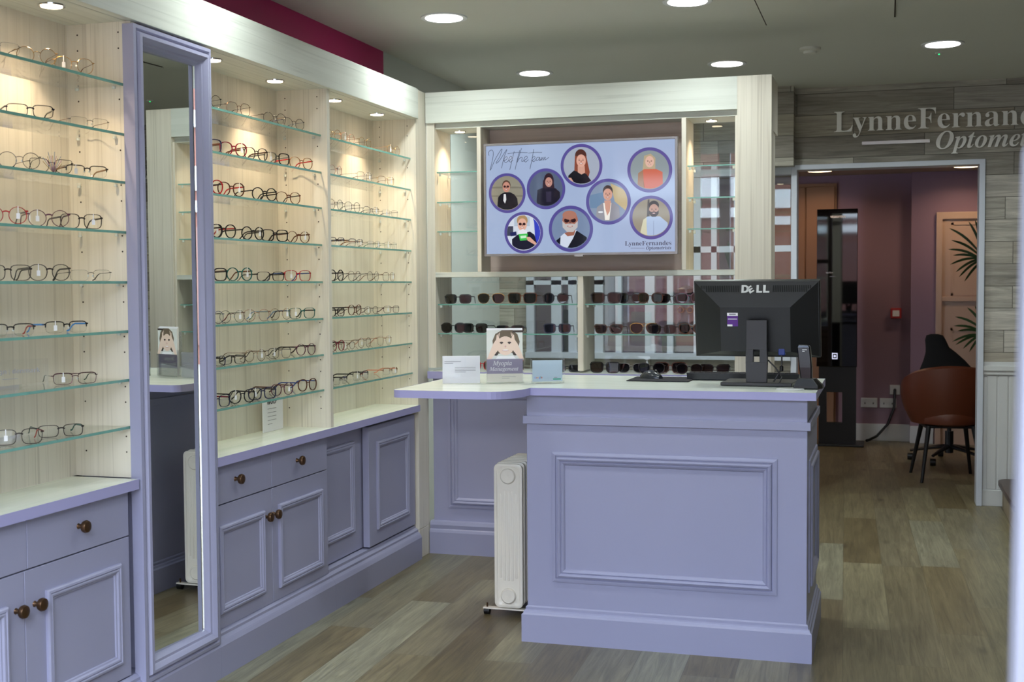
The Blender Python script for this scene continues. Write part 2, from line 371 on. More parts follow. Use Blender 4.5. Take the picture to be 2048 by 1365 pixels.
for z0, z1 in ((.15, 1.0), (1.28, 1.9)):
    for x0, x1 in ((.52, .82), (.9, 1.2)):
        lm.box(x0, x1, YR-.124, YR-.118, z0, z0+.02).box(x0, x1, YR-.124, YR-.118, z1-.02, z1).box(x0, x0+.02, YR-.124, YR-.118, z0, z1).box(x1-.02, x1, YR-.124, YR-.118, z0, z1)
lm.build('door_leaf', dm, d2)
ml = MB().box(.45, 1.27, YR-.135, YR-.118, 1.23, 1.27); ml.build('door_rail', dm, d2, bev=.003)
tc_ = thing('tall_cupboard', 'tall plain tan cupboard door behind the black kiosk in back room', 'cupboard', (0, 0, 0))
B(-1.02, -.70, YR-.05, YR, .0, 2.24).build('cupboard_door', BROWN, tc_, bev=.003); B(-.69, -.446, YR-.05, YR, .0, 2.24).build('cupboard_door', BROWN, tc_, bev=.003)
B(-1.05, -.43, YR-.03, YR, 0, 2.27).build('cupboard_frame', BROWN, tc_)
# ceiling hatch + smoke detector + sensor
hm = MB(); hm.box(-.56, .023, 4.9, 6.17, ZC-.006, ZC)
tag(hm.build('ceiling_hatch', CEILM), 'square ceiling hatch panel with dark seams at top right', 'ceiling hatch')
for a in ((-.566, -.560), (.023, .029)):
    struct(B(a[0], a[1], 4.9, 6.15, ZC-.004, ZC+.001).build('trim_2' if a[0] < 0 else 'trim_3', HOLE), 'dark seam of the ceiling hatch')
t = thing('smoke_detector', 'small flat white smoke detector on the ceiling', 'smoke detector', (-.399, 6.832, ZC))
MB().lathe([(.055, 0), (.055, -.012), (.045, -.018)], (0, 0, 0)).build('detector_base', CEILM, t, smooth=True)
MB().lathe([(.035, -.018), (.033, -.03), (.02, -.033)], (0, 0, 0)).build('sensor_cap', CEILM, t, smooth=True)
t = thing('motion_sensor', 'tiny ceiling sensor with green light beside the right lamp', 'sensor', (.261, 7.192, ZC))
MB().lathe([(.02, 0), (.02, -.008)], (0, 0, 0)).build('sensor_body', CEILM, t)
MB().lathe([(.004, -.008), (.004, -.012)], (0, 0, 0), n=8).build('indicator_light', emis('green_indicator', (40, 255, 140), 2), t)

# ------------------------------------------------------------------ recessed lamps
LAMP = {}
def downlight(kind, x, y, z, r, power, col, emc, emw, label, group, spot=False):
    t = thing('recessed_downlight', label, 'ceiling light', (x, y, z), group)
    MB().lathe([(r*1.0, -.001), (r*1.0, -.004), (r*1.22, -.005), (r*1.25, 0)], (0, 0, 0), n=32).build('trim_ring', WHITE if kind == 'ceiling' else CHROME, t, smooth=True)
    MB().lathe([(r*.98, -.004), (r*.98, -.006)], (0, 0, 0), n=32).build('diffuser', emis('lamp_glow_'+kind, emc, emw, True), t)
    l = bpy.data.lights.new('lamp_light', 'SPOT' if spot else 'AREA'); l.energy = power; l.color = col
    if spot: l.spot_size = math.radians(112); l.spot_blend = 1; l.shadow_soft_size = .02
    else: l.shape = 'DISK'; l.size = r*1.9; l.spread = math.radians(150)
    o = bpy.data.objects.new('lamp_light', l); C.objects.link(o); o.parent = t; o.location = (0, 0, -.012)
ceil_lab = [(-1.978, 5.508, 'large round ceiling lamp above the television, left of two'), (-1.991, 7.108, 'round ceiling lamp far behind the television panel'),
            (-.849, 5.529, 'round ceiling lamp cut off by the top edge'), (-.875, 7.158, 'round ceiling lamp beyond the right end of the television unit'),
            (.27, 6.942, 'round ceiling lamp right, beside the tiny green sensor light')]
for x, y, s in ceil_lab: downlight('ceiling', x, y, ZC, .088, CEIL_W*(1.8 if y > 6.5 else 1), CEIL_C, (1, .98, .94), 9, s, 'round white lamps in the shop ceiling')
for x, y in ((-1.98, 3.9), (-.85, 3.9), (.27, 3.9)):  # row continued out of view; the leftmost is added to brighten the fascia
    downlight('ceiling', x, y, ZC, .088, CEIL_W*.7, CEIL_C, (1, .98, .94), 9, 'unseen round ceiling lamp nearer the shop entrance', 'unseen round lamps nearer the entrance')
for x, y, s in ((-2.373, 3.178, 'warm spotlight in the ceiling of the bay left of mirror'), (-2.386, 4.117, 'warm spotlight just right of the mirror top'),
                (-2.389, 4.616, 'warm spotlight above the right half of middle bay'), (-2.390, 5.183, 'warm spotlight above the left half of corner bay'),
                (-2.388, 5.672, 'warm spotlight above the right half of corner bay')):
    downlight('cabinet', x, y, 2.235, .032, SPOT_W, SPOT_C, (1, .8, .55), 9, s, 'warm spotlights in the wall display', True)
for x, y, s in ((-2.141, 6.19, 'warm spotlight in the niche left of the television'), (-.832, 6.19, 'warm spotlight in the niche right of the television')):
    downlight('cabinet', x, y, 2.2, .026, SPOT_W*.55, SPOT_C, (1, .8, .55), 9, s, 'warm spotlights beside the television', True)
downlight('room', -.55, 10.85, ZR, .10, ROOM_W, ROOM_C, (1, .75, .45), 6, 'warm round lamp in back room ceiling, left of the two', 'warm lamps in the back room')
downlight('room', .615, 10.85, ZR, .10, ROOM_W, ROOM_C, (1, .75, .45), 6, 'warm round lamp in back room ceiling near the palm', 'warm lamps in the back room')
downlight('room', -1.8, 9.6, ZR, .10, ROOM_W, ROOM_C, (1, .75, .45), 6, 'warm lamp in the back room seen through the display glass', 'warm lamps behind the internal window')

# ------------------------------------------------------------------ mouldings
def rect_ring(plane, u0, u1, v0, v1, w, ins, h, sgn):
    """four corners of a rectangle inset by ins, standing h off the face; plane 'x' (u=y,v=z) or 'y' (u=x,v=z)"""
    c = ((u0+ins, v0+ins), (u1-ins, v0+ins), (u1-ins, v1-ins), (u0+ins, v1-ins))
    return [((w+sgn*h, a, b) if plane == 'x' else (a, w+sgn*h, b)) for a, b in c]
def moulding(plane, u0, u1, v0, v1, w, sgn, prof):
    m = MB(); m.loft([rect_ring(plane, u0, u1, v0, v1, w, i, h, sgn) for i, h in prof]); return m
PROF_S = [(0, 0), (0, .008), (.004, .012), (.010, .013), (.013, .009), (.017, .012), (.022, .011), (.026, .006), (.030, .005), (.032, 0)]
PROF_L = [(0, 0), (0, .006), (.010, .008), (.014, .008), (.015, .003), (.018, .003), (.021, .013), (.027, .016), (.033, .013), (.036, .008), (.040, .011), (.046, .008), (.050, .004), (.052, 0)]
def knob(x, y, z, parent):
    MB().lathe([(.009, 0), (.007, .004), (.006, .012), (.010, .015), (.017, .019), (.0195, .026), (.017, .033), (.008, .037)], (x, y, z), 'x', 20).build('knob', BRONZE, parent, smooth=True)

# ------------------------------------------------------------------ left wall display
XF, XBK = -2.28, -2.515
SH = [2.041, 1.884, 1.733, 1.576, 1.418, 1.262, 1.107, .956]
ROWN = ['top', 'second', 'third', 'fourth', 'fifth', 'sixth', 'seventh', 'bottom']
BAYS = [(2.42, 3.44, 'bay left of mirror'), (3.905, 4.87, 'bay right of mirror'), (4.90, 5.91, 'corner bay')]
def shelving(y0, y1, label, i):
    PT = (.03, .028, .0015)[i]
    t = thing('shelving_unit', label, 'display shelving', (0, 0, 0), 'open display bays along the left wall')
    B(XBK-.02, XBK, y0, y1, .79, 2.235).build('back_panel', PINE_V, t)
    a = MB(); a.box(XBK, XF, y1, y1+PT, .79, 2.235)
    for zz in [z*.032+.84 for z in range(1, 43, 5)]:
        for k in range(2):
            for xx in (-2.475, -2.325): a.lathe([(.0028, -.0006), (.0028, 0)], (xx, y1, zz+k*.05), 'y', 8, mi=1)
    a.build('side_panel', [PINE_V, HOLE], t)
    if i == 0: B(XBK, XF, y0-.03, y0, .79, 2.235).build('side_panel', PINE_V, t)
    B(XBK-.02, -2.30, y0, y1, 2.235, 2.25).build('top_panel', PINE_Y, t)
    for r, z in enumerate(SH):
        s = thing('glass_shelf', '%s clear glass shelf in %s' % (ROWN[r], BAYS[i][2]), 'glass shelf', (0, (y0+y1)/2, z), 'glass shelves in the %s' % BAYS[i][2])
        hw = (y1-y0)/2-.002
        B(XBK+.002, -2.312, -hw, hw, -.008, 0).build('shelf_pane', GLASS, s)
        B(-2.312, -2.308, -hw, hw, -.008, 0).build('green_edge', GEDGE, s)
        for yy in (-hw+.006, hw-.006):
            for xx in (-2.475, -2.34): MB().lathe([(.006, -.016), (.006, -.0085)], (xx, yy, 0), n=10).build('shelf_peg', PEG, s)
    return t
shelving(*BAYS[0][:2], 'limed pine display shelving left of the tall mirror', 0)
shelving(*BAYS[1][:2], 'limed pine display shelving between mirror and corner bay', 1)
shelving(*BAYS[2][:2], 'limed pine display shelving nearest the corner', 2)
tag(B(-2.299, -2.264, 2.3, 5.91, 2.2355, 2.386).build('fascia_board', PINE_Y, bev=.0015), 'long limed wood fascia board over the left wall display', 'fascia board')
cp = thing('corner_panel', 'tall limed pine end panel in the corner beside counter flap', 'panel')
B(XBK, XF, 5.912, 6.06, .15, 2.386).build('upright', PINE_V, cp, bev=.001)
B(XBK, XF, 5.912, 6.06, 0, .148).build('plinth', PINE_V, cp, bev=.001)
# base cabinets
def plinth(y0, y1, par):
    prof = [(XF+.014, 0), (XF+.014, .112), (XF+.008, .124), (XF+.004, .130), (XF-.006, .140), (XF-.006, .150), (XF-.02, .16), (XBK, .16), (XBK, 0)]
    m = MB(); m.loft([[(a, y0, b) for a, b in prof], [(a, y1, b) for a, b in prof]], cap0=True, cap1=True)
    m.build('plinth', LAV, par)
XD = -2.308
def door(par, y0, y1, z0, z1, my0, my1, mz0, mz1, x=XD, kn=None, name='door'):
    d = B(x-.02, x+.012, y0+.0015, y1-.0015, z0, z1).build(name, LAV, par, bev=.0015)
    moulding('x', my0, my1, mz0, mz1, x+.012, 1, PROF_S).build('panel_moulding', LAV, d)
    if kn: knob(x+.012, kn[0], kn[1], d)
    return d
def drawer(par, y0, y1, z0, z1, ky):
    d = B(XD-.02, XD+.012, y0+.0015, y1-.0015, z0, z1).build('drawer', LAV, par, bev=.0015)
    knob(XD+.012, ky, .69, d)
c1 = thing('base_cabinet', 'lavender base cabinet with drawers and doors left of the mirror', 'cabinet', group='lavender base cabinets')
B(XBK, XD-.02, 1.9, 3.43, .162, .757).build('carcass', LAV, c1); plinth(1.9, 3.431, c1)
for a, b, k in ((1.97, 2.44, 2.2), (2.44, 2.912, 2.62), (2.912, 3.40, 3.145)): drawer(c1, a, b, .613, .755, k)
door(c1, 2.44, 2.897, .165, .609, 2.50, 2.82, .215, .53, kn=(2.86, .507)); door(c1, 2.897, 3.40, .165, .609, 2.985, 3.345, .215, .535, kn=(2.939, .508))
door(c1, 1.97, 2.44, .165, .609, 2.03, 2.38, .215, .53)
c2 = thing('base_cabinet', 'lavender base cabinet with bronze knobs right of the mirror', 'cabinet', group='lavender base cabinets')
B(XBK, XD-.02, 3.92, 4.868, .162, .757).build('carcass', LAV, c2); plinth(3.902, 4.868, c2)
drawer(c2, 3.925, 4.357, .613, .755, 4.075); drawer(c2, 4.357, 4.862, .613, .755, 4.575)
door(c2, 3.925, 4.357, .160, .609, 3.945, 4.285, .215, .535, kn=(4.298, .508)); door(c2, 4.357, 4.862, .160, .609, 4.405, 4.80, .205, .538, kn=(4.364, .508))
c3 = thing('sliding_cabinet', 'lavender cabinet with two sliding doors beside the corner', 'cabinet', group='lavender base cabinets')
B(XBK, XD-.062, 4.872, 5.908, .162, .757).build('carcass', LAV, c3)
door(c3, 4.87, 5.34, .178, .755, 4.82+.06, 5.215, .268, .69, x=XD-.038, name='sliding_door')
door(c3, 5.308, 5.90, .180, .742, 5.395, 5.80, .248, .665, x=XD, name='sliding_door')
B(XD-.05, XD+.008, 4.87, 5.905, .16, .172).build('door_track', LAV, c3)
def worktop(y0, y1, label):
    t = thing('worktop', label, 'worktop', (0, 0, 0), 'pale worktops with lavender edging along the wall')
    B(XBK-.01, -2.27, y0, y1, .758, .790).build('board', TOPY, t); B(-2.27, -2.2685, y0, y1, .758, .7903).build('edging', EDGE, t)
plinth(4.8685, 5.908, c3)
worktop(1.9, 3.42, 'pale worktop with lavender edge left of the mirror'); worktop(3.905, 5.908, 'pale worktop with lavender edge right of the mirror')

# ------------------------------------------------------------------ tall mirror
t = thing('wall_mirror', 'tall lavender-framed mirror between the two display bays', 'mirror'); plinth(3.4315, 3.9015, t)
B(XBK, -2.305, 3.472, 3.90, .162, 2.226).build('backing_column', LAV, t)
m = MB()
pr_ = [(0, -.04), (0, .0), (.012, .002), (.016, -.004), (.020, -.004), (.026, .008), (.036, .010), (.046, .002), (.050, -.004), (.058, -.006), (.062, -.016), (.066, -.022), (.066, -.040)]
m.loft([rect_ring('x', 3.432, 3.90, .125, 2.226, -2.265, i, h, 1) for i, h in pr_]); m.build('frame', LAV, t, smooth=True)
a = -.022
yc, x0 = 3.666, -2.299
pts = [(x0 - math.tan(a)*(y-yc), y) for y in (3.49, 3.842)]
g = MB(); g.poly([(pts[0][0], pts[0][1], .18), (pts[1][0], pts[1][1], .18), (pts[1][0], pts[1][1], 2.17), (pts[0][0], pts[0][1], 2.17)]); g.poly([(-2.3005, 3.829, .19), (-2.2905, 3.8342, .19), (-2.2905, 3.8342, 2.16), (-2.3005, 3.829, 2.16)]); g.build('mirror_glass', MIRR, t)

# ------------------------------------------------------------------ television unit
YF, YG = 6.05, 6.30
tu = thing('television_unit', 'limed wood back unit framing the television and glass niches', 'display unit')
B(-2.275, -.69, YF-.012, YF+.02, 2.228, 2.384).build('fascia_board', PINE_X, tu, bev=.001)
B(-.69, -.528, YF-.012, YF+.10, 0, 2.384).build('column', PINE_V, tu, bev=.001)
B(-.69, -.528, YF+.10, YG+.07, 2.13, 2.384).build('column_return', PINE_V, tu)
B(-.69, -.534, YF+.10, YG, 0, 2.13).build('column_return', PINE_V, tu)
B(-2.275, -2.232, YF+.002, YG, .97, 2.228).build('side_panel', PINE_V, tu)
B(-2.003, -1.982, YF+.002, YG, 1.465, 2.2).build('upright', PINE_V, tu, bev=.001)
B(-.958, -.936, YF+.002, YG, 1.465, 2.2).build('upright', PINE_V, tu, bev=.001)
B(-.701, -.69, YF+.002, YG, .97, 2.2).build('side_panel', PINE_V, tu)
B(-2.232, -.70, YF+.002, YG, 1.438, 1.464).build('cross_shelf', PINE_X, tu, bev=.001)
B(-1.479, -1.45, YF+.002, YG, .965, 1.438).build('upright', PINE_V, tu, bev=.001)
B(-2.275, -.69, YF+.02, YG, 2.2, 2.23).build('top_panel', PINE_X, tu)
B(-1.982, -.958, 6.205, 6.225, 1.464, 2.2).build('recess_back', PINE_TV, tu)
for x0_, x1_, n in ((-2.232, -2.003, 'left upper'), (-.936, -.701, 'right upper')):
    B(x0_, x1_, YG-.006, YG, 1.464, 2.2).build('glass_back', PANE, tu)
for x0_, x1_ in ((-2.232, -1.479), (-1.45, -.701)):
    B(x0_, x1_, YG-.006, YG, .965, 1.438).build('glass_back', PANE, tu)
# lower lavender base of the unit
lb = tu
B(-2.262, -.54, 6.08, YG, .12, .915).build('base_panel', LAV, lb)
for u0, u1 in ((-2.18, -1.45), (-1.38, -.62)):
    moulding('y', u0, u1, .24, .86, 6.08, -1, PROF_L).build('panel_moulding', LAV, lb)
prof = [(6.045, 0), (6.045, .112), (6.05, .125), (6.055, .130), (6.052, .150), (6.058, .166), (6.075, .170), (6.2, .17), (6.2, 0)]
MB().loft([[(-2.276, a, b) for a, b in prof], [(-.54, a, b) for a, b in prof]], cap0=True, cap1=True).build('skirting', LAV, lb)
bc = thing('back_counter', 'pale counter with lavender edge below the sunglasses', 'worktop')
B(-2.262, -.692, 6.0, YG, .918, .955).build('board', TOP, bc); B(-2.262, -.692, 5.9985, 6.0, .918, .9553).build('edging', EDGE, bc)
# small glass shelves
def niche_shelf(x0, x1, z, lab, grp, y0=6.075):
    s = thing('glass_shelf', lab, 'glass shelf', ((x0+x1)/2, y0, z), grp); hw = (x1-x0)/2-.003
    B(-hw, hw, .003, YG-.01-y0, -.006, 0).build('shelf_pane', GLASS, s); B(-hw, hw, 0, .003, -.006, 0).build('green_edge', GEDGE, s)
    for xx in (-hw+.008, hw-.008):
        for yy in (.03, .17): MB().lathe([(.007, -.019), (.007, -.0065)], (xx, yy, 0), n=10).build('shelf_peg', PEG, s)
for z, n in ((1.981, 'top'), (1.827, 'middle'), (1.676, 'lowest')):
    niche_shelf(-2.232, -2.003, z, n+' empty glass shelf in the niche left of the television', 'empty glass shelves beside the television')
    niche_shelf(-.936, -.701, z-.01, n+' empty glass shelf in the niche right of the television', 'empty glass shelves beside the television')
for z, n in ((1.300, 'upper'), (1.149, 'lower')):
    niche_shelf(-2.232, -1.479, z, n+' glass shelf of sunglasses, left half below the television', 'glass shelves of sunglasses')
    niche_shelf(-1.45, -.701, z, n+' glass shelf of sunglasses, right half below the television', 'glass shelves of sunglasses')

# ------------------------------------------------------------------ television
TY = 6.0
tl, tr = at_y(966, 288, TY), at_y(1353.5, 273, TY); bl, br_ = at_y(970, 513, TY), at_y(1356, 508, TY)
TX0, TX1, TZ0, TZ1 = (tl.x+bl.x)/2, (tr.x+br_.x)/2, (bl.z+br_.z)/2, (tl.z+tr.z)/2
tv = thing('television', 'wall television showing a Meet the team slide with eight portraits', 'television')
m = MB(); m.loft([rect_ring('y', TX0, TX1, TZ0, TZ1, TY, i, h, -1) for i, h in ((0, -.03), (0, 0), (.010, .0), (.012, -.003))]); m.build('bezel', TVFR, tv)
B(TX0+.003, TX1-.003, TY+.005, TY+.05, TZ0+.003, TZ1-.003).build('housing', BLACK, tv)
B(TX0+.3, TX1-.3, TY+.05, 6.205, TZ0+.15, TZ1-.15).build('wall_bracket', BLACK, tv)
B((TX0+TX1)/2-.022, (TX0+TX1)/2+.022, TY-.002, TY+.01, TZ0-.007, TZ0+.003).build('logo_tab', SILVER, tv)
SX0, SX1, SZ0, SZ1 = TX0+.012, TX1-.012, TZ0+.012, TZ1-.012
sb = MB(); sb.poly([(SX0, TY+.003, SZ0), (SX1, TY+.003, SZ0), (SX1, TY+.003, SZ1), (SX0, TY+.003, SZ1)])
SCR = screenm((160, 177, 209)); sb.build('screen', SCR, tv)
def SP(x, y, k=0):   # slide coordinates -> point on the screen
    yt = 150-.036*(x-140); yb = 1140-.007*(x-140)
    return (SX0+(x-143)/1762*(SX1-SX0), TY+.0025-.0004*k, SZ1-(y-yt)/(yb-yt)*(SZ1-SZ0))
def ell(m, cx, cy, rx, ry, k, mi, rot=0, clip=None, n=40):
    pts = []
    for i in range(n):
        a = 2*PI*i/n; u, v = rx*math.cos(a), ry*math.sin(a)
        x = cx+u*math.cos(rot)-v*math.sin(rot); y = cy+u*math.sin(rot)+v*math.cos(rot); pts.append((x, y))
    shp(m, pts, k, mi, clip)
def shp(m, pts, k, mi, clip=None):
    if clip:
        cx, cy, r = clip; out = []
        P = []
        for i in range(len(pts)):                       # densify, then pull points outside onto the circle
            a, b = pts[i], pts[(i+1) % len(pts)]
            for q in range(6): P.append((a[0]+(b[0]-a[0])*q/6, a[1]+(b[1]-a[1])*q/6))
        for x, y in P:
            d = math.hypot(x-cx, y-cy)
            if d > r: x, y = cx+(x-cx)*r/d, cy+(y-cy)*r/d
            if not out or math.hypot(out[-1][0]-x, out[-1][1]-y) > .8: out.append((x, y))
        if len(out) < 3: return
        pts = out
    bm = bmesh.new(); vs = [bm.verts.new(SP(x, y, k)) for x, y in pts]
    try: bm.faces.new(vs)
    except ValueError: bm.free(); return
    bmesh.ops.triangulate(bm, faces=bm.faces)
    vm = {v: m.b.verts.new(v.co) for v in bm.verts}
    for f in bm.faces: m.face([vm[v] for v in f.verts], mi)
    bm.free()
RING = screenm((84, 76, 146))
def portrait(lab, cx, cy, r, bg, spec):
    """spec: list of (kind, args, colour)"""
    mats = [RING, screenm(bg)]; m = MB(); ell(m, cx, cy, r, r*1.03, 1, 0, n=64); ri = r*.86; ell(m, cx, cy, ri, ri*1.03, 2, 1, n=64)
    for i, (kind, a, col) in enumerate(spec):
        mm = screenm(col)
        if mm not in mats: mats.append(mm)
        mi = mats.index(mm); k = 3+i*.5; cl = (cx, cy, ri*.995)
        if kind == 'e': ell(m, cx+a[0], cy+a[1], a[2], a[3], k, mi, rot=a[4] if len(a) > 4 else 0, clip=cl, n=24)
        else: shp(m, [(cx+p[0], cy+p[1]) for p in a], k, mi, cl)
    o = m.build('portrait', mats, tv); o['label'] = lab
def face(x, y, s, skin, shade, glasses=False, beard=None, smile=(236, 226, 222)):
    """oval head of half-width s: eyes, brows, nose, mouth"""
    L = [('e', (x, y, s, s*1.32), skin), ('e', (x-s*.28, y+s*.45, s*.55, s*.7), skin)]
    if beard: L += [('p', [(x-s*.98, y-.05*s), (x-s*.95, y+.75*s), (x-s*.4, y+1.35*s), (x+s*.4, y+1.35*s), (x+s*.95, y+.75*s), (x+s*.98, y-.05*s), (x+s*.6, y+.35*s), (x, y+.28*s), (x-s*.6, y+.35*s)], beard)]
    for q in (-.4, .4): L += [('e', (x+q*s, y-.12*s, s*.15, s*.09), (40, 30, 32)), ('e', (x+q*s, y-.36*s, s*.22, s*.04), shade)]
    L += [('p', [(x-.06*s, y-.1*s), (x+.08*s, y-.1*s), (x+.18*s, y+.3*s), (x-.14*s, y+.3*s)], shade), ('e', (x, y+.62*s, s*.36, s*.13), (150, 70, 70)), ('e', (x, y+.60*s, s*.28, s*.07), smile)]
    if glasses:
        for q in (-.42, .42):
            ring = [(x+q*s+s*.34*math.cos(b), y-.1*s+s*.28*math.sin(b)) for b in [2*PI*j/16 for j in range(17)]] + [(x+q*s+s*.31*math.cos(b), y-.1*s+s*.25*math.sin(b)) for b in [2*PI*j/16 for j in range(16, -1, -1)]]
            L.append(('p', ring, (50, 30, 34)))
    return L
portrait('man in black suit and pale tie before a stone wall', 345, 580, 178, (142, 138, 122), [('p', [(-150, -60), (150, -60), (150, -45), (-150, -45)], (120, 116, 102)), ('p', [(-150, 20), (150, 20), (150, 34), (-150, 34)], (120, 116, 102)), ('p', [(-98, 160), (-88, 40), (-60, 8), (-22, -8), (30, -8), (70, 12), (98, 50), (112, 160)], (24, 24, 32)), ('p', [(-32, 8), (-12, 8), (-8, 60), (-20, 96), (-36, 70)], (220, 222, 224)), ('e', (-6, -75, 40, 44), (84, 60, 46))] + face(-6, -56, 36, (196, 140, 122), (150, 100, 88), True))
portrait('woman with long dark hair and dark jacket', 717, 542, 183, (86, 98, 122), [('e', (28, -70, 48, 76), (50, 32, 42)), ('p', [(-26, -80), (-36, 60), (-60, 110), (90, 110), (82, 0), (72, -80)], (52, 34, 44)), ('p', [(-92, 170), (-80, 10), (-40, -6), (90, -6), (132, 30), (142, 170)], (28, 24, 40)), ('p', [(0, 25), (52, 25), (50, 120), (4, 120)], (50, 44, 66))] + face(28, -62, 34, (190, 140, 128), (140, 96, 92)))
portrait('woman with long auburn hair and black top', 1052, 330, 195, (160, 170, 186), [('e', (-6, -92, 54, 60), (76, 44, 36)), ('p', [(-60, -90), (-66, 40), (-50, 110), (10, 120), (64, 110), (78, 60), (58, -30), (46, -90)], (132, 66, 46)), ('p', [(-128, 170), (-122, 90), (-70, 44), (-20, 60), (44, 74), (84, 130), (110, 170)], (22, 20, 30)), ('p', [(-130, 170), (-118, 110), (-96, 112), (-60, 170)], (206, 156, 138)), ('p', [(-34, 0), (30, 0), (34, 64), (0, 82), (-34, 60)], (206, 156, 138))] + face(-2, -46, 44, (216, 164, 146), (166, 112, 100)))
portrait('fair-haired woman in orange top', 1678, 372, 203, (132, 146, 150), [('p', [(-50, -130), (-70, 60), (50, 60), (52, -110), (10, -150)], (176, 160, 130)), ('p', [(-112, 180), (-104, 30), (-50, -8), (60, -8), (116, 20), (120, 180)], (196, 92, 60)), ('p', [(-112, 180), (-104, 30), (-60, 0), (-50, 180)], (150, 110, 78))] + face(0, -76, 40, (216, 176, 158), (176, 130, 116)))
portrait('smiling woman in grey blazer', 1300, 663, 207, (126, 142, 166), [('p', [(20, -170), (170, -100), (180, 100), (60, 0)], (186, 166, 120)), ('p', [(-170, -60), (-40, -90), (-40, 60), (-170, 60)], (100, 128, 160)), ('e', (-4, -98, 46, 54), (60, 44, 40)), ('p', [(-120, 190), (-104, 50), (-50, 10), (44, 10), (98, 50), (112, 190)], (142, 140, 148)), ('p', [(-46, 12), (28, 12), (10, 170), (-30, 170)], (236, 230, 222)), ('p', [(-36, -10), (26, -10), (14, 90), (-10, 130), (-28, 60)], (202, 150, 130)), ('e', (-70, 96, 24, 8), (220, 224, 230))] + face(-4, -66, 42, (208, 156, 136), (156, 104, 92)))
portrait('bearded man in pale blue shirt', 1690, 812, 197, (146, 138, 120), [('p', [(-30, -170), (-14, -170), (-14, 40), (-40, 40)], (70, 64, 60)), ('e', (26, -112, 46, 44), (40, 34, 34)), ('p', [(-110, 190), (-70, 20), (-30, -10), (80, -10), (150, 50), (150, 190)], (170, 190, 220)), ('p', [(-110, 190), (-70, 20), (-40, 0), (-40, 190)], (206, 204, 176)), ('p', [(20, 30), (26, 30), (28, 180), (18, 180)], (150, 168, 200))] + face(26, -66, 44, (184, 144, 128), (140, 100, 88), beard=(58, 46, 46)))
portrait('short-haired woman holding green box', 502, 945, 186, (206, 214, 226), [('p', [(96, -170), (180, -100), (180, 160), (110, 60)], (50, 62, 186)), ('p', [(-90, -150), (60, -150), (60, -60), (-90, -60)], (176, 190, 206)), ('p', [(-180, -60), (-100, -60), (-100, 30), (-180, 30)], (60, 66, 84)), ('e', (-12, -112, 52, 52), (170, 138, 96)), ('p', [(-110, 180), (-112, 60), (-60, 20), (60, -10), (104, 20), (130, 110), (110, 180)], (22, 24, 44)), ('p', [(-130, 0), (-70, -12), (-66, 26), (-124, 34)], (30, 36, 90))] + face(-12, -74, 44, (220, 170, 150), (170, 116, 104), True) + [('p', [(-54, -14), (-4, -34), (36, -12), (34, 26), (-44, 26)], (226, 226, 236)), ('p', [(-48, 14), (42, 8), (34, 70), (-32, 74)], (64, 190, 80)), ('p', [(-30, 30), (28, 26), (24, 50), (-26, 54)], (200, 236, 204)), ('p', [(26, 40), (62, 40), (126, 100), (120, 120), (40, 74)], (214, 164, 144))])
portrait('bald bearded man with glasses and dark jacket', 950, 912, 208, (118, 136, 166), [('p', [(-160, 190), (-140, 110), (-90, 70), (-30, 40), (60, 20), (150, 80), (170, 190)], (22, 24, 38)), ('p', [(-96, 70), (-60, 40), (56, 10), (20, 90), (-40, 190), (-104, 190)], (206, 214, 230)), ('p', [(-60, 40), (46, 10), (30, 60), (-30, 70)], (156, 100, 84))] + face(-6, -70, 74, (166, 108, 92), (120, 74, 66), True, beard=(190, 184, 184)) + [('e', (-10, -126, 66, 42), (172, 118, 102))])
# handwriting on the slide
def pen(m, pts, w=4.2, k=2):
    P = []                                             # Catmull-Rom
    for i in range(len(pts)-1):
        p0, p1, p2, p3 = pts[max(i-1, 0)], pts[i], pts[i+1], pts[min(i+2, len(pts)-1)]
        for q in range(5):
            s = q/5; P.append(tuple(.5*((2*p1[c])+(-p0[c]+p2[c])*s+(2*p0[c]-5*p1[c]+4*p2[c]-p3[c])*s*s+(-p0[c]+3*p1[c]-3*p2[c]+p3[c])*s**3) for c in (0, 1)))
    P.append(pts[-1])
    L, R = [], []
    for i, p in enumerate(P):
        a, b = P[max(i-1, 0)], P[min(i+1, len(P)-1)]; dx, dy = b[0]-a[0], b[1]-a[1]; d = math.hypot(dx, dy) or 1
        nx, ny = -dy/d*w/2, dx/d*w/2; L.append(m.b.verts.new(SP(p[0]+nx, p[1]+ny, k))); R.append(m.b.verts.new(SP(p[0]-nx, p[1]-ny, k)))
    for i in range(len(P)-1): m.face([L[i], L[i+1], R[i+1], R[i]])
m = MB()
for s in ([(172, 236), (168, 204), (192, 184), (212, 198), (208, 262), (182, 372), (232, 268), (297, 172), (280, 236), (240, 302), (272, 282), (345, 178), (318, 250), (292, 352)],
          [(306, 286), (338, 272), (350, 256), (340, 244), (322, 260), (318, 284), (334, 298), (360, 282)], [(356, 284), (384, 268), (394, 252), (384, 240), (368, 256), (364, 280), (380, 294), (404, 276)],
          [(416, 196), (396, 270), (372, 366)], [(352, 218), (450, 206), (545, 209)], [(470, 186), (448, 262), (424, 364)], [(486, 168), (462, 240), (438, 302), (466, 262), (492, 252), (488, 288), (508, 284)],
          [(504, 284), (530, 268), (542, 252), (532, 240), (514, 256), (510, 280), (526, 294), (552, 272)], [(604, 176), (588, 260), (566, 360)], [(550, 213), (620, 206), (682, 207)],
          [(582, 284), (606, 268), (616, 252), (606, 242), (590, 258), (588, 280), (602, 292), (624, 270)], [(656, 252), (634, 254), (628, 280), (648, 274), (660, 250), (656, 282), (668, 272)],
          [(668, 280), (676, 250), (672, 280), (692, 250), (690, 280), (712, 248), (708, 276), (726, 266), (746, 252)]): pen(m, s)
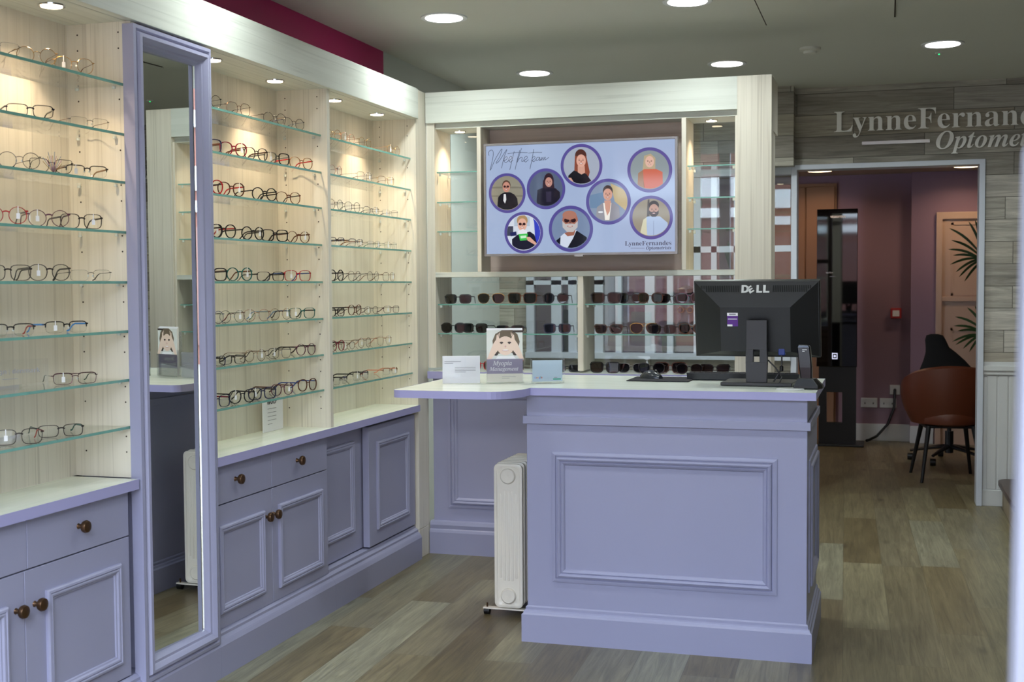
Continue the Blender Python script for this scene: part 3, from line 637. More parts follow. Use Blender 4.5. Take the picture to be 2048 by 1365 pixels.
o = m.build('handwritten_title', screenm((58, 62, 84)), tv); o['label'] = 'Meet the team in thin handwriting'
a, b = SP(1452, 1072, 2), SP(1872, 1072, 2)
text_obj('slide_wordmark', 'LynneFernandes', 'serif', b[0]-a[0], screenm((66, 68, 92)), tv, a, (1, 0, 0), (0, 0, 1), .0002, -.004)
a, b = SP(1645, 1110, 2), SP(1872, 1110, 2)
text_obj('slide_wordmark', 'Optometrists', 'bolditalic', b[0]-a[0], screenm((66, 68, 92)), tv, a, (1, 0, 0), (0, 0, 1), .0002)
m = MB(); shp(m, [(1505, 1093), (1632, 1095), (1632, 1099), (1505, 1097)], 2, 0); m.build('slide_rule', screenm((110, 114, 140)), tv)

# ------------------------------------------------------------------ wall lettering
sg = thing('wall_sign', 'silver LynneFernandes Optometrists lettering on the plank wall', 'sign')
LETT = plain('sign_letter_silver', (246, 246, 242), .35, 0, var=.02)
a = Vector((-.329, YB-.012, 2.352)); text_obj('lettering', 'LynneFernandes', 'serif', 1.357, LETT, sg, a, (1, 0, 0), (0, 0, 1), .011, -.006)
a = Vector((.285, YB-.012, 2.224)); text_obj('lettering', 'Optometrists', 'bolditalic', .80, LETT, sg, a, (1, 0, 0), (0, 0, 1), .011)
B(-.158, .249, YB-.02, YB-.009, 2.266, 2.286).build('sign_bar', SILVER, sg)

# ------------------------------------------------------------------ reception desk
dk = thing('reception_desk', 'lavender panelled reception desk with stepped plinth', 'desk', (0, 0, 0))
DX, DXR, DY, DYB = -1.343, -.275, 4.65, 5.30
B(DX, DXR, DY, DYB, .10, .970).build('body', LAV, dk, bev=.002)
def wrap(prof, x0, x1, y0, y1):
    m = MB(); m.loft([[(x0-o_, y0-o_, z), (x1+o_, y0-o_, z), (x1+o_, y1, z), (x0-o_, y1, z)] for o_, z in prof], cap0=True, cap1=True); return m
wrap([(.020, 0), (.020, .108), (.014, .114), (.012, .122), (.006, .126), (.006, .136), (.001, .141), (-.01, .141)], DX, DXR, DY, DYB).build('plinth', LAV, dk)
wrap([(-.01, .858), (.012, .858), (.012, .888), (-.01, .888)], DX, DXR, DY, DYB).build('band', LAV, dk, bev=.001)
moulding('y', -1.241, -.383, .241, .750, DY, -1, PROF_L).build('panel_moulding', LAV, dk)
moulding('x', 4.735, 5.23, .238, .735, DXR, 1, PROF_L).build('panel_moulding', LAV, dk)
# worktop: main top + rounded flap, one L-shaped board
out = [(-.244, 4.622), (-.244, 5.33), (-1.80, 5.33), (-1.812, 5.0)]
def arc(cx, cy, r, a0, a1, n=10): return [(cx+r*math.cos(a0+(a1-a0)*i/n), cy+r*math.sin(a0+(a1-a0)*i/n)) for i in range(n+1)]
out += arc(-1.775, 4.45, .037, PI, 1.5*PI)
out += [(-1.43+.22*math.sin(q*.1*PI/2)*.5, 4.413+.209*(1-math.cos(q*.1*PI/2))) for q in range(0, 11)]
out += [(-1.318, 4.622)]
wt = thing('desk_worktop', 'pale desk top with rounded left flap and lavender edge', 'worktop')
MB().prism(out, 'z', .971, .9985).build('board', TOP, wt)
eg = MB(); grow = 0.0012
pts = [Vector((p[0], p[1])) for p in out]; cxy = Vector((-1.0, 4.98))
n = len(pts); ring = []
for i in range(n):
    a, b, c = pts[i-1], pts[i], pts[(i+1) % n]
    d1 = (b-a).normalized() if (b-a).length > 1e-6 else (c-b).normalized(); d2_ = (c-b).normalized() if (c-b).length > 1e-6 else d1
    nrm = Vector(((d1+d2_).y, -(d1+d2_).x)); nrm.normalize()
    ring.append((b+nrm*grow, b))
A = [(q[0].x, q[0].y) for q in ring]; 
eg.loft([[(x, y, .970) for x, y in A], [(x, y, .999) for x, y in A]]); eg.build('edging', EDGE, wt)

# ------------------------------------------------------------------ street outside (seen only in reflections)
BRICK = plain('red_brick_facade', (104, 66, 56), .8, var=.2, vscale=9)
struct(B(-30, 30, -16, .42, -.2, -.06).build('pavement', plain('pavement_slabs', (120, 118, 114), .8)), 'grey pavement outside the shop')
fb = thing('street_building', 'brick building across the street seen only as a reflection', 'building', (0, -14, 0))
B(-26, 26, -2, 0, -.06, 6.2).build('facade', BRICK, fb)
for z0, z1 in ((2.78, 2.98), (3.18, 3.62), (4.35, 4.65)): B(-26, 26, 0, .1, z0, z1).build('stone_band', plain('white_stone_band', (236, 236, 232), .6), fb)
for k in range(12): B(-23+4*k, -20.6+4*k, .001, .04, .3, 2.5).build('shop_window', plain('dark_shop_window', (96, 60, 50), .3), fb)

# ------------------------------------------------------------------ eyewear
COL = {'black': (24, 24, 26), 'dark': (44, 38, 38), 'red': (170, 28, 38), 'crimson': (128, 26, 48), 'purple': (92, 44, 66), 'brown': (84, 44, 30),
       'tort': (96, 52, 28), 'gold': (206, 158, 92), 'rose': (206, 140, 118), 'silver': (170, 168, 164), 'grey': (110, 108, 106), 'teal': (22, 92, 86),
       'blue': (52, 76, 140), 'sky': (58, 140, 220), 'navy': (34, 40, 70), 'crystal': (196, 196, 190), 'bronze': (132, 96, 66), 'white': (226, 222, 220), 'green': (60, 130, 104)}
def fmat(c, metal=False):
    r, g, b = COL[c]; n = ('metal_frame_' if metal else 'acetate_frame_')+c
    if c == 'crystal': return glass('clear_acetate', (.72, .72, .70), 1.5, 2)
    return plain(n, (r, g, b), .25, .9 if metal else 0, var=.35 if c == 'tort' else .05, vscale=60)
def outline(style, n=30):
    P = []
    a, b, e, trap, lift = {'round': (.0235, .0225, 2, 0, 0), 'panto': (.0245, .0225, 2.3, .07, 0), 'rect': (.0270, .0165, 4.2, .05, 0), 'square': (.0265, .0205, 3.6, .06, 0),
                           'cat': (.0275, .0200, 2.8, .10, .35), 'oval': (.0260, .0175, 2.2, 0, 0), 'avi': (.0285, .0240, 2.4, .16, 0), 'bigsq': (.0300, .0235, 3.6, .07, .08), 'geo': (.0245, .0225, 2.9, .0, 0)}[style]
    for i in range(n):
        t = 2*PI*i/n; c, s = math.cos(t), math.sin(t)
        r = (abs(c/a)**e+abs(s/b)**e)**(-1/e); x, z = r*c, r*s
        x *= 1+trap*z/b
        if lift and x > 0: z += lift*b*(x/a)**3*(.5+.5*z/b)
        P.append((x, z))
    return P, a, b
def wrapy(x): return 1.1*x*x
def eyewear(pos, rz, style, kind, fc, tcol, label, group, sun=None, tg=0, cat='glasses'):
    t = thing('sunglasses' if sun else 'spectacles', label, cat, pos, group, rz)
    P, a, b = outline(style)
    if sun: P, a, b = [(x*1.07, z*1.07) for x, z in P], a*1.07, b*1.07
    metal = kind in ('wire', 'rimless', 'wirebrow')
    fm_, tm = fmat(fc, metal), fmat(tcol, metal)
    th = {'full': .0030, 'wire': .0009, 'half': .0022, 'rimless': .0, 'wirebrow': .0009, 'thin': .0017}[kind]
    cx = a+.0085 if kind != 'full' else a+.0095
    zc = b+th+.0006
    f = MB()
    for s in (-1, 1):
        pts = [(s*(cx+x), zc+z) for x, z in P]
        if kind in ('wire', 'wirebrow'):
            f.tube([(x, wrapy(x), z) for x, z in pts], th, 6, closed=True)
        elif kind in ('full', 'thin'):
            R = []
            for k, d in ((1, 0), (1, .0036), (0, .0036), (0, 0), (1, 0)):
                R.append([(s*(cx+x*(1+k*th/a)), wrapy(cx+x)+d-.0018, zc+z*(1+k*th/b)) for x, z in P])
            f.loft(R)
        elif kind == 'rimless':
            f.tube([(x, wrapy(x), z) for x, z in pts], .0005, 4, closed=True)
        elif kind == 'half':
            up = [(x, z) for x, z in P if z > -b*.1]; up.sort(key=lambda q: q[0])
            f.tube([(s*(cx+x), wrapy(cx+x), zc+z) for x, z in up], (.0018, .0016), 6)
        if kind == 'wirebrow':
            up = [(x, z) for x, z in P if z > b*.45]; up.sort(key=lambda q: q[0]); f.tube([(s*(cx+x), wrapy(cx+x)-.0006, zc+z) for x, z in up], .0016, 6)
        W = cx+a+.004; zt = zc+b*.55
        f.tube([(s*(cx+a*.92), wrapy(cx+a), zt), (s*W, wrapy(W)+.001, zt), (s*(W+.001), wrapy(W)+.008, zt)], .0013 if metal else .0024, 6)
    gap = cx-a*.93
    zb = zc+b*.35
    f.tube([(-gap, wrapy(gap), zb), (-gap*.5, -.0006, zb+.0025), (0, -.001, zb+.0032), (gap*.5, -.0006, zb+.0025), (gap, wrapy(gap), zb)], .0010 if metal else .0021, 6)
    f.build('frame_front', fm_, t, smooth=True)
    if kind == 'wirebrow' or style == 'avi':
        MB().tube([(-gap*1.5, 0, zc+b*.86), (0, -.001, zc+b*.9), (gap*1.5, 0, zc+b*.86)], .0011, 6).build('top_bar', fm_, t, smooth=True)
    lm_ = DARKLENS[sun] if sun else LENS
    for s in (-1, 1):
        l = MB(); l.poly([(s*(cx+x*.985), wrapy(cx+x), zc+z*.985) for x, z in P]); l.build('lens', lm_, t)
        if kind == 'half':
            m_ = MB(); m_.tube([(s*(cx+x), wrapy(cx+x), zc+z) for x, z in P], .00045, 4, closed=True); m_.build('lens_edge', fmat('crystal'), t)
    zt = zc+b*.55; W = cx+a+.005
    for s in (-1, 1):
        r = .0008 if metal else (.0014, .0026)
        rt = (.0013, .0018) if metal else (.0015, .0028)
        MB().tube([(s*W, .006, zt), (s*W, .05, zt-.001), (s*W*.98, .092, zt-.002), (s*W*.965, .108, zt-.007), (s*W*.94, .128, max(zt-.026, .006)), (s*W*.92, .142, .003)], [r, r, r, rt, rt, rt], 6).build('temple', tm, t, smooth=True)
    if kind in ('wire', 'rimless', 'half', 'wirebrow'):
        for s in (-1, 1): MB().lathe([(.0025, -.0006), (.0032, .0), (.0025, .0006)], (s*gap*.72, .004, zc-.001), 'y', 10).build('nose_pad', PEG, t)
    if tg: 
        x = -cx if tg == 1 else cx
        B(x-.005, x+.005, -.003, -.0024, zc-.010, zc+.006).build('price_tag', CARD, t)
        B(x-.0012, x+.0012, -.003, -.0024, zc+.006, zc+b+.003).build('tag_loop', CARD, t)
    return t
ORD = ['leftmost', 'second', 'third', 'fourth', 'fifth', 'sixth', 'seventh']
def row(bay, r, items, theta, xs=-2.336):
    n = len(items)
    for k, it in enumerate(items):
        px, style, kind, fc, tcol, desc, tg = it[:7]; th = it[7] if len(it) > 7 else theta+random.uniform(-6, 6)
        y = at_x(px, 563, xs).y; lim = BAYS[bay][1]-.006
        while th > 2 and y+.066*math.cos(math.radians(th))+.145*math.sin(math.radians(th)) > lim: th -= 2
        y = min(y, lim-.068*math.cos(math.radians(th))-.145*math.sin(math.radians(th)))
        pos = 'rightmost' if k == n-1 and n > 1 else ORD[k]
        lab = '%s spectacles, %s on the %s shelf, %s' % (desc, pos if pos in ('leftmost', 'rightmost') else pos+' from left', ROWN[r], BAYS[bay][2])
        eyewear((xs+random.uniform(-.006, .004), y, SH[r]+.0005), PI/2-math.radians(th), style, kind, fc, tcol, lab, 'spectacles in the %s' % BAYS[bay][2], tg=tg)
T1 = 34
row(0, 0, [(8, 'rect', 'rimless', 'silver', 'dark', 'rimless dark-armed', 0), (88, 'round', 'wire', 'gold', 'bronze', 'thin round gold', 0), (160, 'panto', 'wire', 'gold', 'tort', 'thin gold tortoise-armed', 1)], T1)
row(0, 1, [(72, 'rect', 'thin', 'black', 'dark', 'black rectangular', 0, 40), (190, 'rect', 'rimless', 'silver', 'bronze', 'rimless bronze-armed', 0)], T1)
row(0, 2, [(46, 'round', 'wire', 'grey', 'grey', 'round grey metal', 0, 38), (112, 'cat', 'wire', 'dark', 'dark', 'dark wire', 0), (178, 'rect', 'half', 'dark', 'bronze', 'slim dark half-rim', 1)], T1)
row(0, 3, [(18, 'round', 'thin', 'red', 'grey', 'round red', 2, 38), (103, 'round', 'thin', 'purple', 'purple', 'round plum', 1, 42), (166, 'square', 'thin', 'dark', 'dark', 'dark brown square', 2, 34)], T1)
row(0, 4, [(14, 'square', 'thin', 'dark', 'dark', 'dark square', 0, 36), (100, 'panto', 'thin', 'dark', 'black', 'rounded dark grey', 1, 34), (180, 'rect', 'rimless', 'silver', 'dark', 'nearly rimless dark-armed', 0)], T1)
row(0, 5, [(22, 'rect', 'half', 'black', 'red', 'red-armed black half-rim', 1, 40), (130, 'rect', 'half', 'black', 'sky', 'blue-armed black half-rim', 1, 30)], T1)
row(0, 6, [(148, 'rect', 'wirebrow', 'purple', 'teal', 'slim plum and teal', 1, 40)], T1)
row(0, 7, [(33, 'square', 'thin', 'dark', 'red', 'red-armed dark square', 1, 44), (118, 'rect', 'thin', 'dark', 'teal', 'teal-armed dark rectangular', 0, 40)], T1)
T2 = 22
row(1, 0, [(424, 'round', 'wire', 'dark', 'dark', 'thin round dark', 0), (484, 'geo', 'wire', 'tort', 'dark', 'angular wire', 0), (556, 'round', 'wire', 'dark', 'bronze', 'round dark wire', 0), (595, 'round', 'wire', 'black', 'blue', 'blue-armed round black', 0)], T2)
row(1, 1, [(424, 'square', 'full', 'navy', 'tort', 'navy square acetate', 0), (473, 'panto', 'full', 'crimson', 'brown', 'crimson rounded acetate', 2), (517, 'panto', 'thin', 'dark', 'brown', 'dark brown rounded', 0), (560, 'square', 'full', 'crystal', 'grey', 'clear square acetate', 1), (606, 'panto', 'thin', 'bronze', 'red', 'red-armed thin bronze', 0)], T2)
row(1, 2, [(424, 'panto', 'full', 'red', 'dark', 'red rounded acetate', 1), (465, 'panto', 'full', 'brown', 'red', 'brown rounded acetate', 2), (534, 'round', 'full', 'black', 'black', 'round black acetate', 0), (582, 'panto', 'thin', 'tort', 'dark', 'rounded tortoiseshell', 0)], T2)
row(1, 3, [(420, 'round', 'thin', 'dark', 'dark', 'round dark', 0), (450, 'panto', 'full', 'black', 'red', 'black red-armed acetate', 1), (508, 'round', 'full', 'black', 'dark', 'round black acetate', 2), (552, 'square', 'full', 'black', 'black', 'square black acetate', 0), (600, 'round', 'thin', 'tort', 'tort', 'thin round tortoiseshell', 2)], T2)
row(1, 4, [(425, 'square', 'full', 'black', 'dark', 'square black acetate', 0), (481, 'round', 'full', 'teal', 'tort', 'round deep teal acetate', 2), (541, 'rect', 'thin', 'dark', 'crystal', 'dark and clear square', 0), (597, 'square', 'thin', 'red', 'blue', 'bright red square', 1, 30)], T2)
row(1, 5, [(424, 'round', 'wire', 'blue', 'green', 'round blue wire', 1), (464, 'round', 'wire', 'grey', 'crimson', 'round grey wire', 2), (512, 'panto', 'wire', 'rose', 'green', 'rounded pink wire', 1), (562, 'round', 'wire', 'bronze', 'sky', 'round bronze wire', 2), (604, 'square', 'thin', 'teal', 'black', 'teal and black square', 1, 30)], T2)
row(1, 6, [(424, 'rect', 'thin', 'navy', 'black', 'navy rectangular', 0), (466, 'rect', 'thin', 'crystal', 'dark', 'clear dark-armed', 0), (508, 'round', 'wire', 'bronze', 'bronze', 'thin round bronze', 2), (560, 'square', 'wirebrow', 'grey', 'dark', 'grey square metal', 1), (610, 'round', 'thin', 'purple', 'dark', 'round dark plum', 0)], T2)
row(1, 7, [(432, 'square', 'thin', 'navy', 'crimson', 'navy crimson-armed square', 1), (480, 'panto', 'full', 'black', 'dark', 'rounded black acetate', 1), (521, 'square', 'full', 'navy', 'dark', 'square navy acetate', 1), (563, 'panto', 'thin', 'purple', 'brown', 'rounded burgundy', 2), (612, 'panto', 'full', 'brown', 'blue', 'brown blue-armed acetate', 0)], T2)
T3 = 10
row(2, 0, [(672, 'round', 'wire', 'gold', 'gold', 'round gold wire', 0), (702, 'panto', 'wire', 'rose', 'bronze', 'rose gold wire', 1), (735, 'round', 'wire', 'gold', 'tort', 'round gold tortoise-armed', 0), (792, 'round', 'wire', 'gold', 'rose', 'round pale gold wire', 1)], T3)
row(2, 1, [(676, 'round', 'wire', 'rose', 'brown', 'round rose wire', 0), (733, 'square', 'wire', 'silver', 'brown', 'brown-armed silver wire', 2), (775, 'square', 'wire', 'gold', 'bronze', 'square gold wire', 2)], T3)
row(2, 2, [(674, 'round', 'wire', 'dark', 'dark', 'round dark wire', 0), (710, 'panto', 'wire', 'dark', 'grey', 'rounded dark wire', 0), (744, 'oval', 'wire', 'grey', 'dark', 'oval grey wire', 2), (782, 'rect', 'rimless', 'silver', 'dark', 'rimless dark-armed', 1)], T3)
row(2, 3, [(676, 'rect', 'half', 'dark', 'dark', 'dark half-rim', 0), (714, 'rect', 'half', 'grey', 'bronze', 'grey half-rim', 2), (752, 'rect', 'rimless', 'silver', 'bronze', 'rimless bronze-armed', 2), (785, 'rect', 'rimless', 'silver', 'green', 'rimless green-armed', 1)], T3)
row(2, 4, [(676, 'round', 'full', 'black', 'black', 'round black acetate', 0), (712, 'panto', 'wire', 'tort', 'black', 'rounded tortoiseshell', 0), (748, 'round', 'wire', 'grey', 'dark', 'round grey wire', 0), (778, 'square', 'wire', 'bronze', 'bronze', 'square bronze wire', 2)], T3)
row(2, 5, [(674, 'rect', 'thin', 'dark', 'dark', 'dark rectangular', 0), (711, 'round', 'thin', 'brown', 'dark', 'round brown', 0), (745, 'oval', 'wire', 'grey', 'brown', 'oval grey wire', 1), (782, 'rect', 'wire', 'purple', 'purple', 'plum rectangular wire', 1)], T3)
row(2, 6, [(674, 'round', 'thin', 'crimson', 'dark', 'round crimson', 0), (698, 'oval', 'wire', 'bronze', 'dark', 'oval bronze wire', 1), (730, 'round', 'wire', 'brown', 'bronze', 'round brown wire', 1), (770, 'panto', 'rimless', 'rose', 'rose', 'rimless rose-armed', 2)], T3)
row(2, 7, [(678, 'rect', 'half', 'black', 'black', 'black half-rim', 0), (722, 'square', 'half', 'black', 'black', 'squarer black half-rim', 1), (782, 'rect', 'half', 'bronze', 'rose', 'bronze half-rim', 2)], T3)
def suns(z, items, where, y=6.10):
    n = len(items)
    for k, (px, style, kind, fc, ln, desc) in enumerate(items):
        pos = 'rightmost' if k == n-1 else ORD[k]
        dy = .035 if k % 2 and n > 3 else 0
        x = at_y(px, 640, y+dy).x
        eyewear((x, y+dy-.02+random.uniform(-.004, .004), z+.0005), math.radians(random.uniform(-9, 9)), style, kind, fc, 'black' if fc == 'black' else fc,
                '%s sunglasses, %s on %s' % (desc, pos if pos in ('leftmost', 'rightmost') else pos+' from left', where), 'sunglasses below the television', sun=ln, cat='sunglasses')
suns(1.300, [(919, 'square', 'full', 'black', 'grey', 'square black'), (984, 'avi', 'wirebrow', 'gold', 'grey', 'gold-edged aviator'), (1047, 'bigsq', 'full', 'tort', 'grey', 'big dark tortoise'), (1114, 'panto', 'full', 'black', 'grey', 'rounded black')], 'upper glass shelf left of middle upright')
suns(1.149, [(909, 'panto', 'full', 'black', 'grey', 'rounded black'), (952, 'square', 'full', 'black', 'grey', 'square black'), (1022, 'rect', 'full', 'black', 'grey', 'flat-topped black'), (1116, 'square', 'full', 'navy', 'navy', 'blue-lensed navy')], 'lower glass shelf left of middle upright')
suns(1.300, [(1214, 'bigsq', 'full', 'black', 'brown', 'large rounded black'), (1262, 'panto', 'full', 'dark', 'grey', 'rounded dark'), (1302, 'panto', 'full', 'brown', 'brown', 'rounded brown'), (1345, 'cat', 'full', 'dark', 'grey', 'dark cat-eye'), (1380, 'panto', 'full', 'purple', 'brown', 'plum rounded')], 'upper glass shelf right of middle upright')
suns(1.149, [(1218, 'cat', 'full', 'brown', 'brown', 'brown cat-eye'), (1290, 'avi', 'wirebrow', 'gold', 'brown', 'gold and brown aviator'), (1326, 'square', 'thin', 'dark', 'brown', 'brown-lensed square'), (1385, 'panto', 'full', 'tort', 'grey', 'tortoiseshell rounded')], 'lower glass shelf right of middle upright')
suns(.955, [(1211, 'bigsq', 'full', 'black', 'brown', 'large square black'), (1264, 'cat', 'full', 'grey', 'grey', 'grey cat-eye'), (1304, 'panto', 'full', 'dark', 'grey', 'rounded dark'), (1342, 'bigsq', 'full', 'brown', 'brown', 'big brown'), (1380, 'panto', 'thin', 'dark', 'brown', 'thin-rimmed plum-lensed'), (1431, 'cat', 'full', 'black', 'brown', 'wide black cat-eye')], 'counter below the glass shelves', y=6.07)
suns(.955, [(966, 'panto', 'full', 'red', 'brown', 'red-rimmed'), (1136, 'rect', 'thin', 'black', 'grey', 'thin black')], 'the counter behind the desk signs', y=6.09)

# ------------------------------------------------------------------ small display cards in the bays
def text_lines(par, org, ux, w, z0, dz, n, m=GINK, h=.0022):
    l = MB(); ux = Vector(ux).normalized(); n_ = ux.cross(Vector((0, 0, 1)))
    for k in range(n):
        ww = w*(.95 if k < n-1 else .5); a = Vector(org)+Vector((0, 0, z0-k*dz)); b = a+ux*ww
        l.poly([a, b, b+Vector((0, 0, h)), a+Vector((0, 0, h))])
    l.build('small_print', m, par)
t = thing('display_card', 'white framed brand card standing behind the bottom shelf, right of mirror', 'sign')
MB().box(-2.475, -2.470, 4.625, 4.80, .791, .935).build('board', CARD, t)
text_obj('card_text', 'WOLF', 'sans', .085, INK, t, (-2.4685, 4.655, .905), (0, 1, 0), (0, 0, 1), .0004)
text_lines(t, (-2.4688, 4.66, 0), (0, 1, 0), .08, .885, .016, 5)
t = thing('display_card', 'white framed card standing on sixth shelf of the corner bay', 'sign')
B(-2.505, -2.497, 4.99, 5.20, 1.263, 1.402).build('board', CARD, t)
B(-2.4968, -2.4962, 5.01, 5.175, 1.28, 1.385).build('print', plain('pale_grey_print', (176, 182, 178), .6), t)
text_obj('card_text', 'PEPPER', 'sans', .11, INK, t, (-2.4955, 5.05, 1.355), (0, 1, 0), (0, 0, 1), .0004)
text_lines(t, (-2.4958, 5.03, 0), (0, 1, 0), .12, 1.325, .018, 3)
t = thing('display_card', 'clear acrylic block with small grey lettering on the seventh shelf', 'sign', (-2.36, 2.99, SH[6]), rz=math.radians(-28))
B(-.006, .006, -.14, .075, .0005, .088).build('acrylic_block', ACRYL, t)
text_obj('card_text', 'design | denmark', 'sans', .155, GINK, t, (.0075, -.105, .05), (0, 1, 0), (0, 0, 1), .0003, -.01)
text_lines(t, (.0076, -.06, 0), (0, 1, 0), .09, .034, .012, 1, h=.0015)
t = thing('tinsel_tag', 'iridescent fan of foil strips beside glasses on the third shelf', 'decoration', at_x(112, 345, -2.33)*1.0)
t.location = (-2.33, at_x(112, 563, -2.33).y, SH[2])
for k in range(13):
    a = -1.0+k*.16; m = MB(); d = Vector((0, math.sin(a), math.cos(a)))
    m.tube([Vector((0, 0, .001)), d*.03, d*(.055+.008*math.sin(k*2))], .0007, 4)
    m.build('foil_strip', plain('foil_%d' % (k % 3), [(230, 190, 110), (150, 190, 240), (230, 150, 220)][k % 3], .15, .8), t)

# ------------------------------------------------------------------ things on the desk
def standee(name, p0, p1, label, cat='sign'):
    a, b = Vector(p0), Vector(p1); w = (b-a).length; rz = math.atan2(b.y-a.y, b.x-a.x)
    return thing(name, label, cat, (a.x, a.y, 1.0), rz=rz), w
t, w = standee('card_holder', (-1.718, 4.729, 1), (-1.577, 4.785, 1), 'white printed card in acrylic holder, left end of the flap')
B(0, w, 0, .004, .0005, .112).build('card', CARD, t)
B(-.001, w+.001, -.003, -.0005, .0005, .113).build('acrylic_front', ACRYL, t)
B(0, w, .004, .055, .0005, .003).build('acrylic_foot', ACRYL, t)
text_lines(t, (.008, -.0034, 0), (1, 0, 0), .07, .088, .007, 2)
text_lines(t, (.05, -.0034, 0), (1, 0, 0), .088, .064, .006, 4, h=.0015)
t, w = standee('brochure_holder', (-1.553, 4.79, 1), (-1.406, 4.847, 1), 'clear holder with Myopia Management leaflets in the middle of flap')
for k in range(5): B(.004, w-.008, .006+k*.002, .0072+k*.002, .004, .214+k*.002).build('leaflet', CARD, t)
h = MB(); h.box(0, w-.004, -.001, .001, .0005, .10).box(0, .002, .001, .03, .0005, .12).box(w-.006, w-.004, .001, .03, .0005, .12).box(0, w-.004, .028, .030, .0005, .20); h.build('acrylic_holder', ACRYL, t)
# cover of the front leaflet: a child peering through its hands
W_ = w-.012; y_ = .0055
def cov(m, pts, k, mi): m.poly([(.004+u*W_, y_-k*.0002, .004+v*.21) for u, v in pts], mi)
def oval(cx, cy, rx, ry, n=22): return [(cx+rx*math.cos(2*PI*i/n), cy+ry*math.sin(2*PI*i/n)) for i in range(n)]
m = MB()
cmats = [plain('leaflet_pale_grey', (226, 228, 224), .5), plain('leaflet_brown_hair', (112, 98, 82), .6), plain('leaflet_skin', (240, 214, 198), .6), plain('leaflet_lilac_band', (156, 148, 172), .5),
         plain('leaflet_dark', (70, 60, 58), .6), plain('leaflet_ivory', (238, 234, 220), .5), plain('leaflet_lip', (222, 178, 172), .6), CARD]
cov(m, [(0, .44), (1, .44), (1, 1), (0, 1)], 0, 0)
cov(m, [(.18, .66), (.16, .8), (.24, .93), (.42, 1), (.72, 1), (.86, .92), (.92, .78), (.88, .66), (.78, .56), (.3, .55)], 1, 1)
cov(m, [(.24, .44), (.3, .5), (.74, .5), (.82, .44)], 2, 7)
cov(m, oval(.52, .70, .24, .185), 3, 2)
for sx in (-1, 1):
    cov(m, [(.52+sx*.52, .44), (.52+sx*.40, .44), (.52+sx*.16, .66), (.52+sx*.14, .80), (.52+sx*.20, .90), (.52+sx*.24, .91), (.52+sx*.26, .82), (.52+sx*.34, .74)], 4, 2)
    cov(m, oval(.52+sx*.11, .76, .05, .018), 5, 4); cov(m, oval(.52+sx*.11, .745, .022, .012), 6, 4)
    cov(m, oval(.52+sx*.27, .55, .07, .04), 2.5, 4)
    for q in range(3): cov(m, [(.52+sx*(.17+.03*q), .88), (.52+sx*(.19+.03*q), .88), (.52+sx*(.17+.035*q), .955-.02*q), (.52+sx*(.15+.035*q), .955-.02*q)], 6.5, 2)
cov(m, oval(.52, .61, .10, .018), 5, 6); cov(m, oval(.52, .618, .085, .01), 6, 7); cov(m, oval(.52, .685, .025, .02), 5, 6)
cov(m, [(0, .16), (1, .16), (1, .445), (0, .445)], 4, 3); cov(m, [(0, 0), (1, 0), (1, .16), (0, .16)], 4, 5)
cov(m, [(.72, .955), (1, .955), (1, .995), (.72, .995)], 4, 4)
m.build('leaflet_cover', cmats, t)
wm = plain('white_lettering', (240, 240, 240), .5)
text_obj('title', 'Myopia', 'italic', .078, wm, t, (.004+W_*.16, .0045, .072), (1, 0, 0), (0, 0, 1), .0003, .01)
text_obj('title', 'Management', 'italic', .118, wm, t, (.004+W_*.07, .0045, .050), (1, 0, 0), (0, 0, 1), .0003, .01)
text_lines(t, (.065, .0045, 0), (1, 0, 0), .06, .024, .006, 2, h=.0013)
t, w = standee('card_holder', (-1.375, 4.828, 1), (-1.253, 4.879, 1), 'pale blue card in acrylic block, right of the leaflet holder')
B(.006, w-.004, .0, .001, .006, .092).build('card', plain('pale_blue_card', (204, 222, 236), .5), t)
B(0, w+.004, -.007, -.0005, .0005, .099).build('acrylic_front', ACRYL, t); B(0, w+.004, .0015, .012, .0005, .103).build('acrylic_back', ACRYL, t)
for x in (.002, w): 
    for z in (.006, .095): MB().lathe([(.0026, 0), (.0026, -.002)], (x, -.007, z), 'y', 10).build('magnet', CHROME, t)
xx = .014
for ch, c in zip('Google', ((66, 133, 244), (234, 67, 53), (251, 188, 5), (66, 133, 244), (52, 168, 83), (234, 67, 53))):
    wd = .0055 if ch != 'l' else .0012
    text_obj('card_text', ch, 'plain', wd, plain('print_%02x%02x' % c[:2], c, .5), t, (xx, -.0005, .019), (1, 0, 0), (0, 0, 1), .0002, 0); xx += wd+.0008
B(w-.042, w-.010, -.0004, 0, .013, .018).build('teal_bar', plain('teal_print', (60, 180, 150), .5), t)
text_lines(t, (w-.038, -.0004, 0), (1, 0, 0), .026, .0215, .004, 1, h=.002)

# mouse and mat
mm_ = B(-.128, .128, -.115, .115, 0, .003)
o = mm_.build('mouse_mat', plain('black_mat_cloth', (26, 26, 34), .9, bump=.2), bev=.001); o.location = (-.895, 5.135, .9995)
tag(o, 'thin black mouse mat on the desk top', 'mouse mat')
t = thing('computer_mouse', 'small dark computer mouse on the black mat', 'mouse', (-.945, 5.16, 1.0035), rz=math.radians(60))
m = MB(); rings = []
for k in range(9):
    s = k/8; hw = .030*math.sqrt(max(0, math.sin(PI*(.06+.88*s)))); hh = .034*math.sin(PI*(.1+.8*s))**.8
    rings.append([(hw*math.cos(PI*q/10), -.052+.104*s, hh*math.sin(PI*q/10)) for q in range(11)])
m.loft(rings, close=True, cap0=True, cap1=True); m.build('mouse_body', plain('dark_grey_shell', (46, 50, 56), .22), t, smooth=True)
MB().lathe([(.007, -.004), (.009, 0), (.007, .004)], (0, -.024, .027), 'x', 14).build('scroll_wheel', BLACK, t)
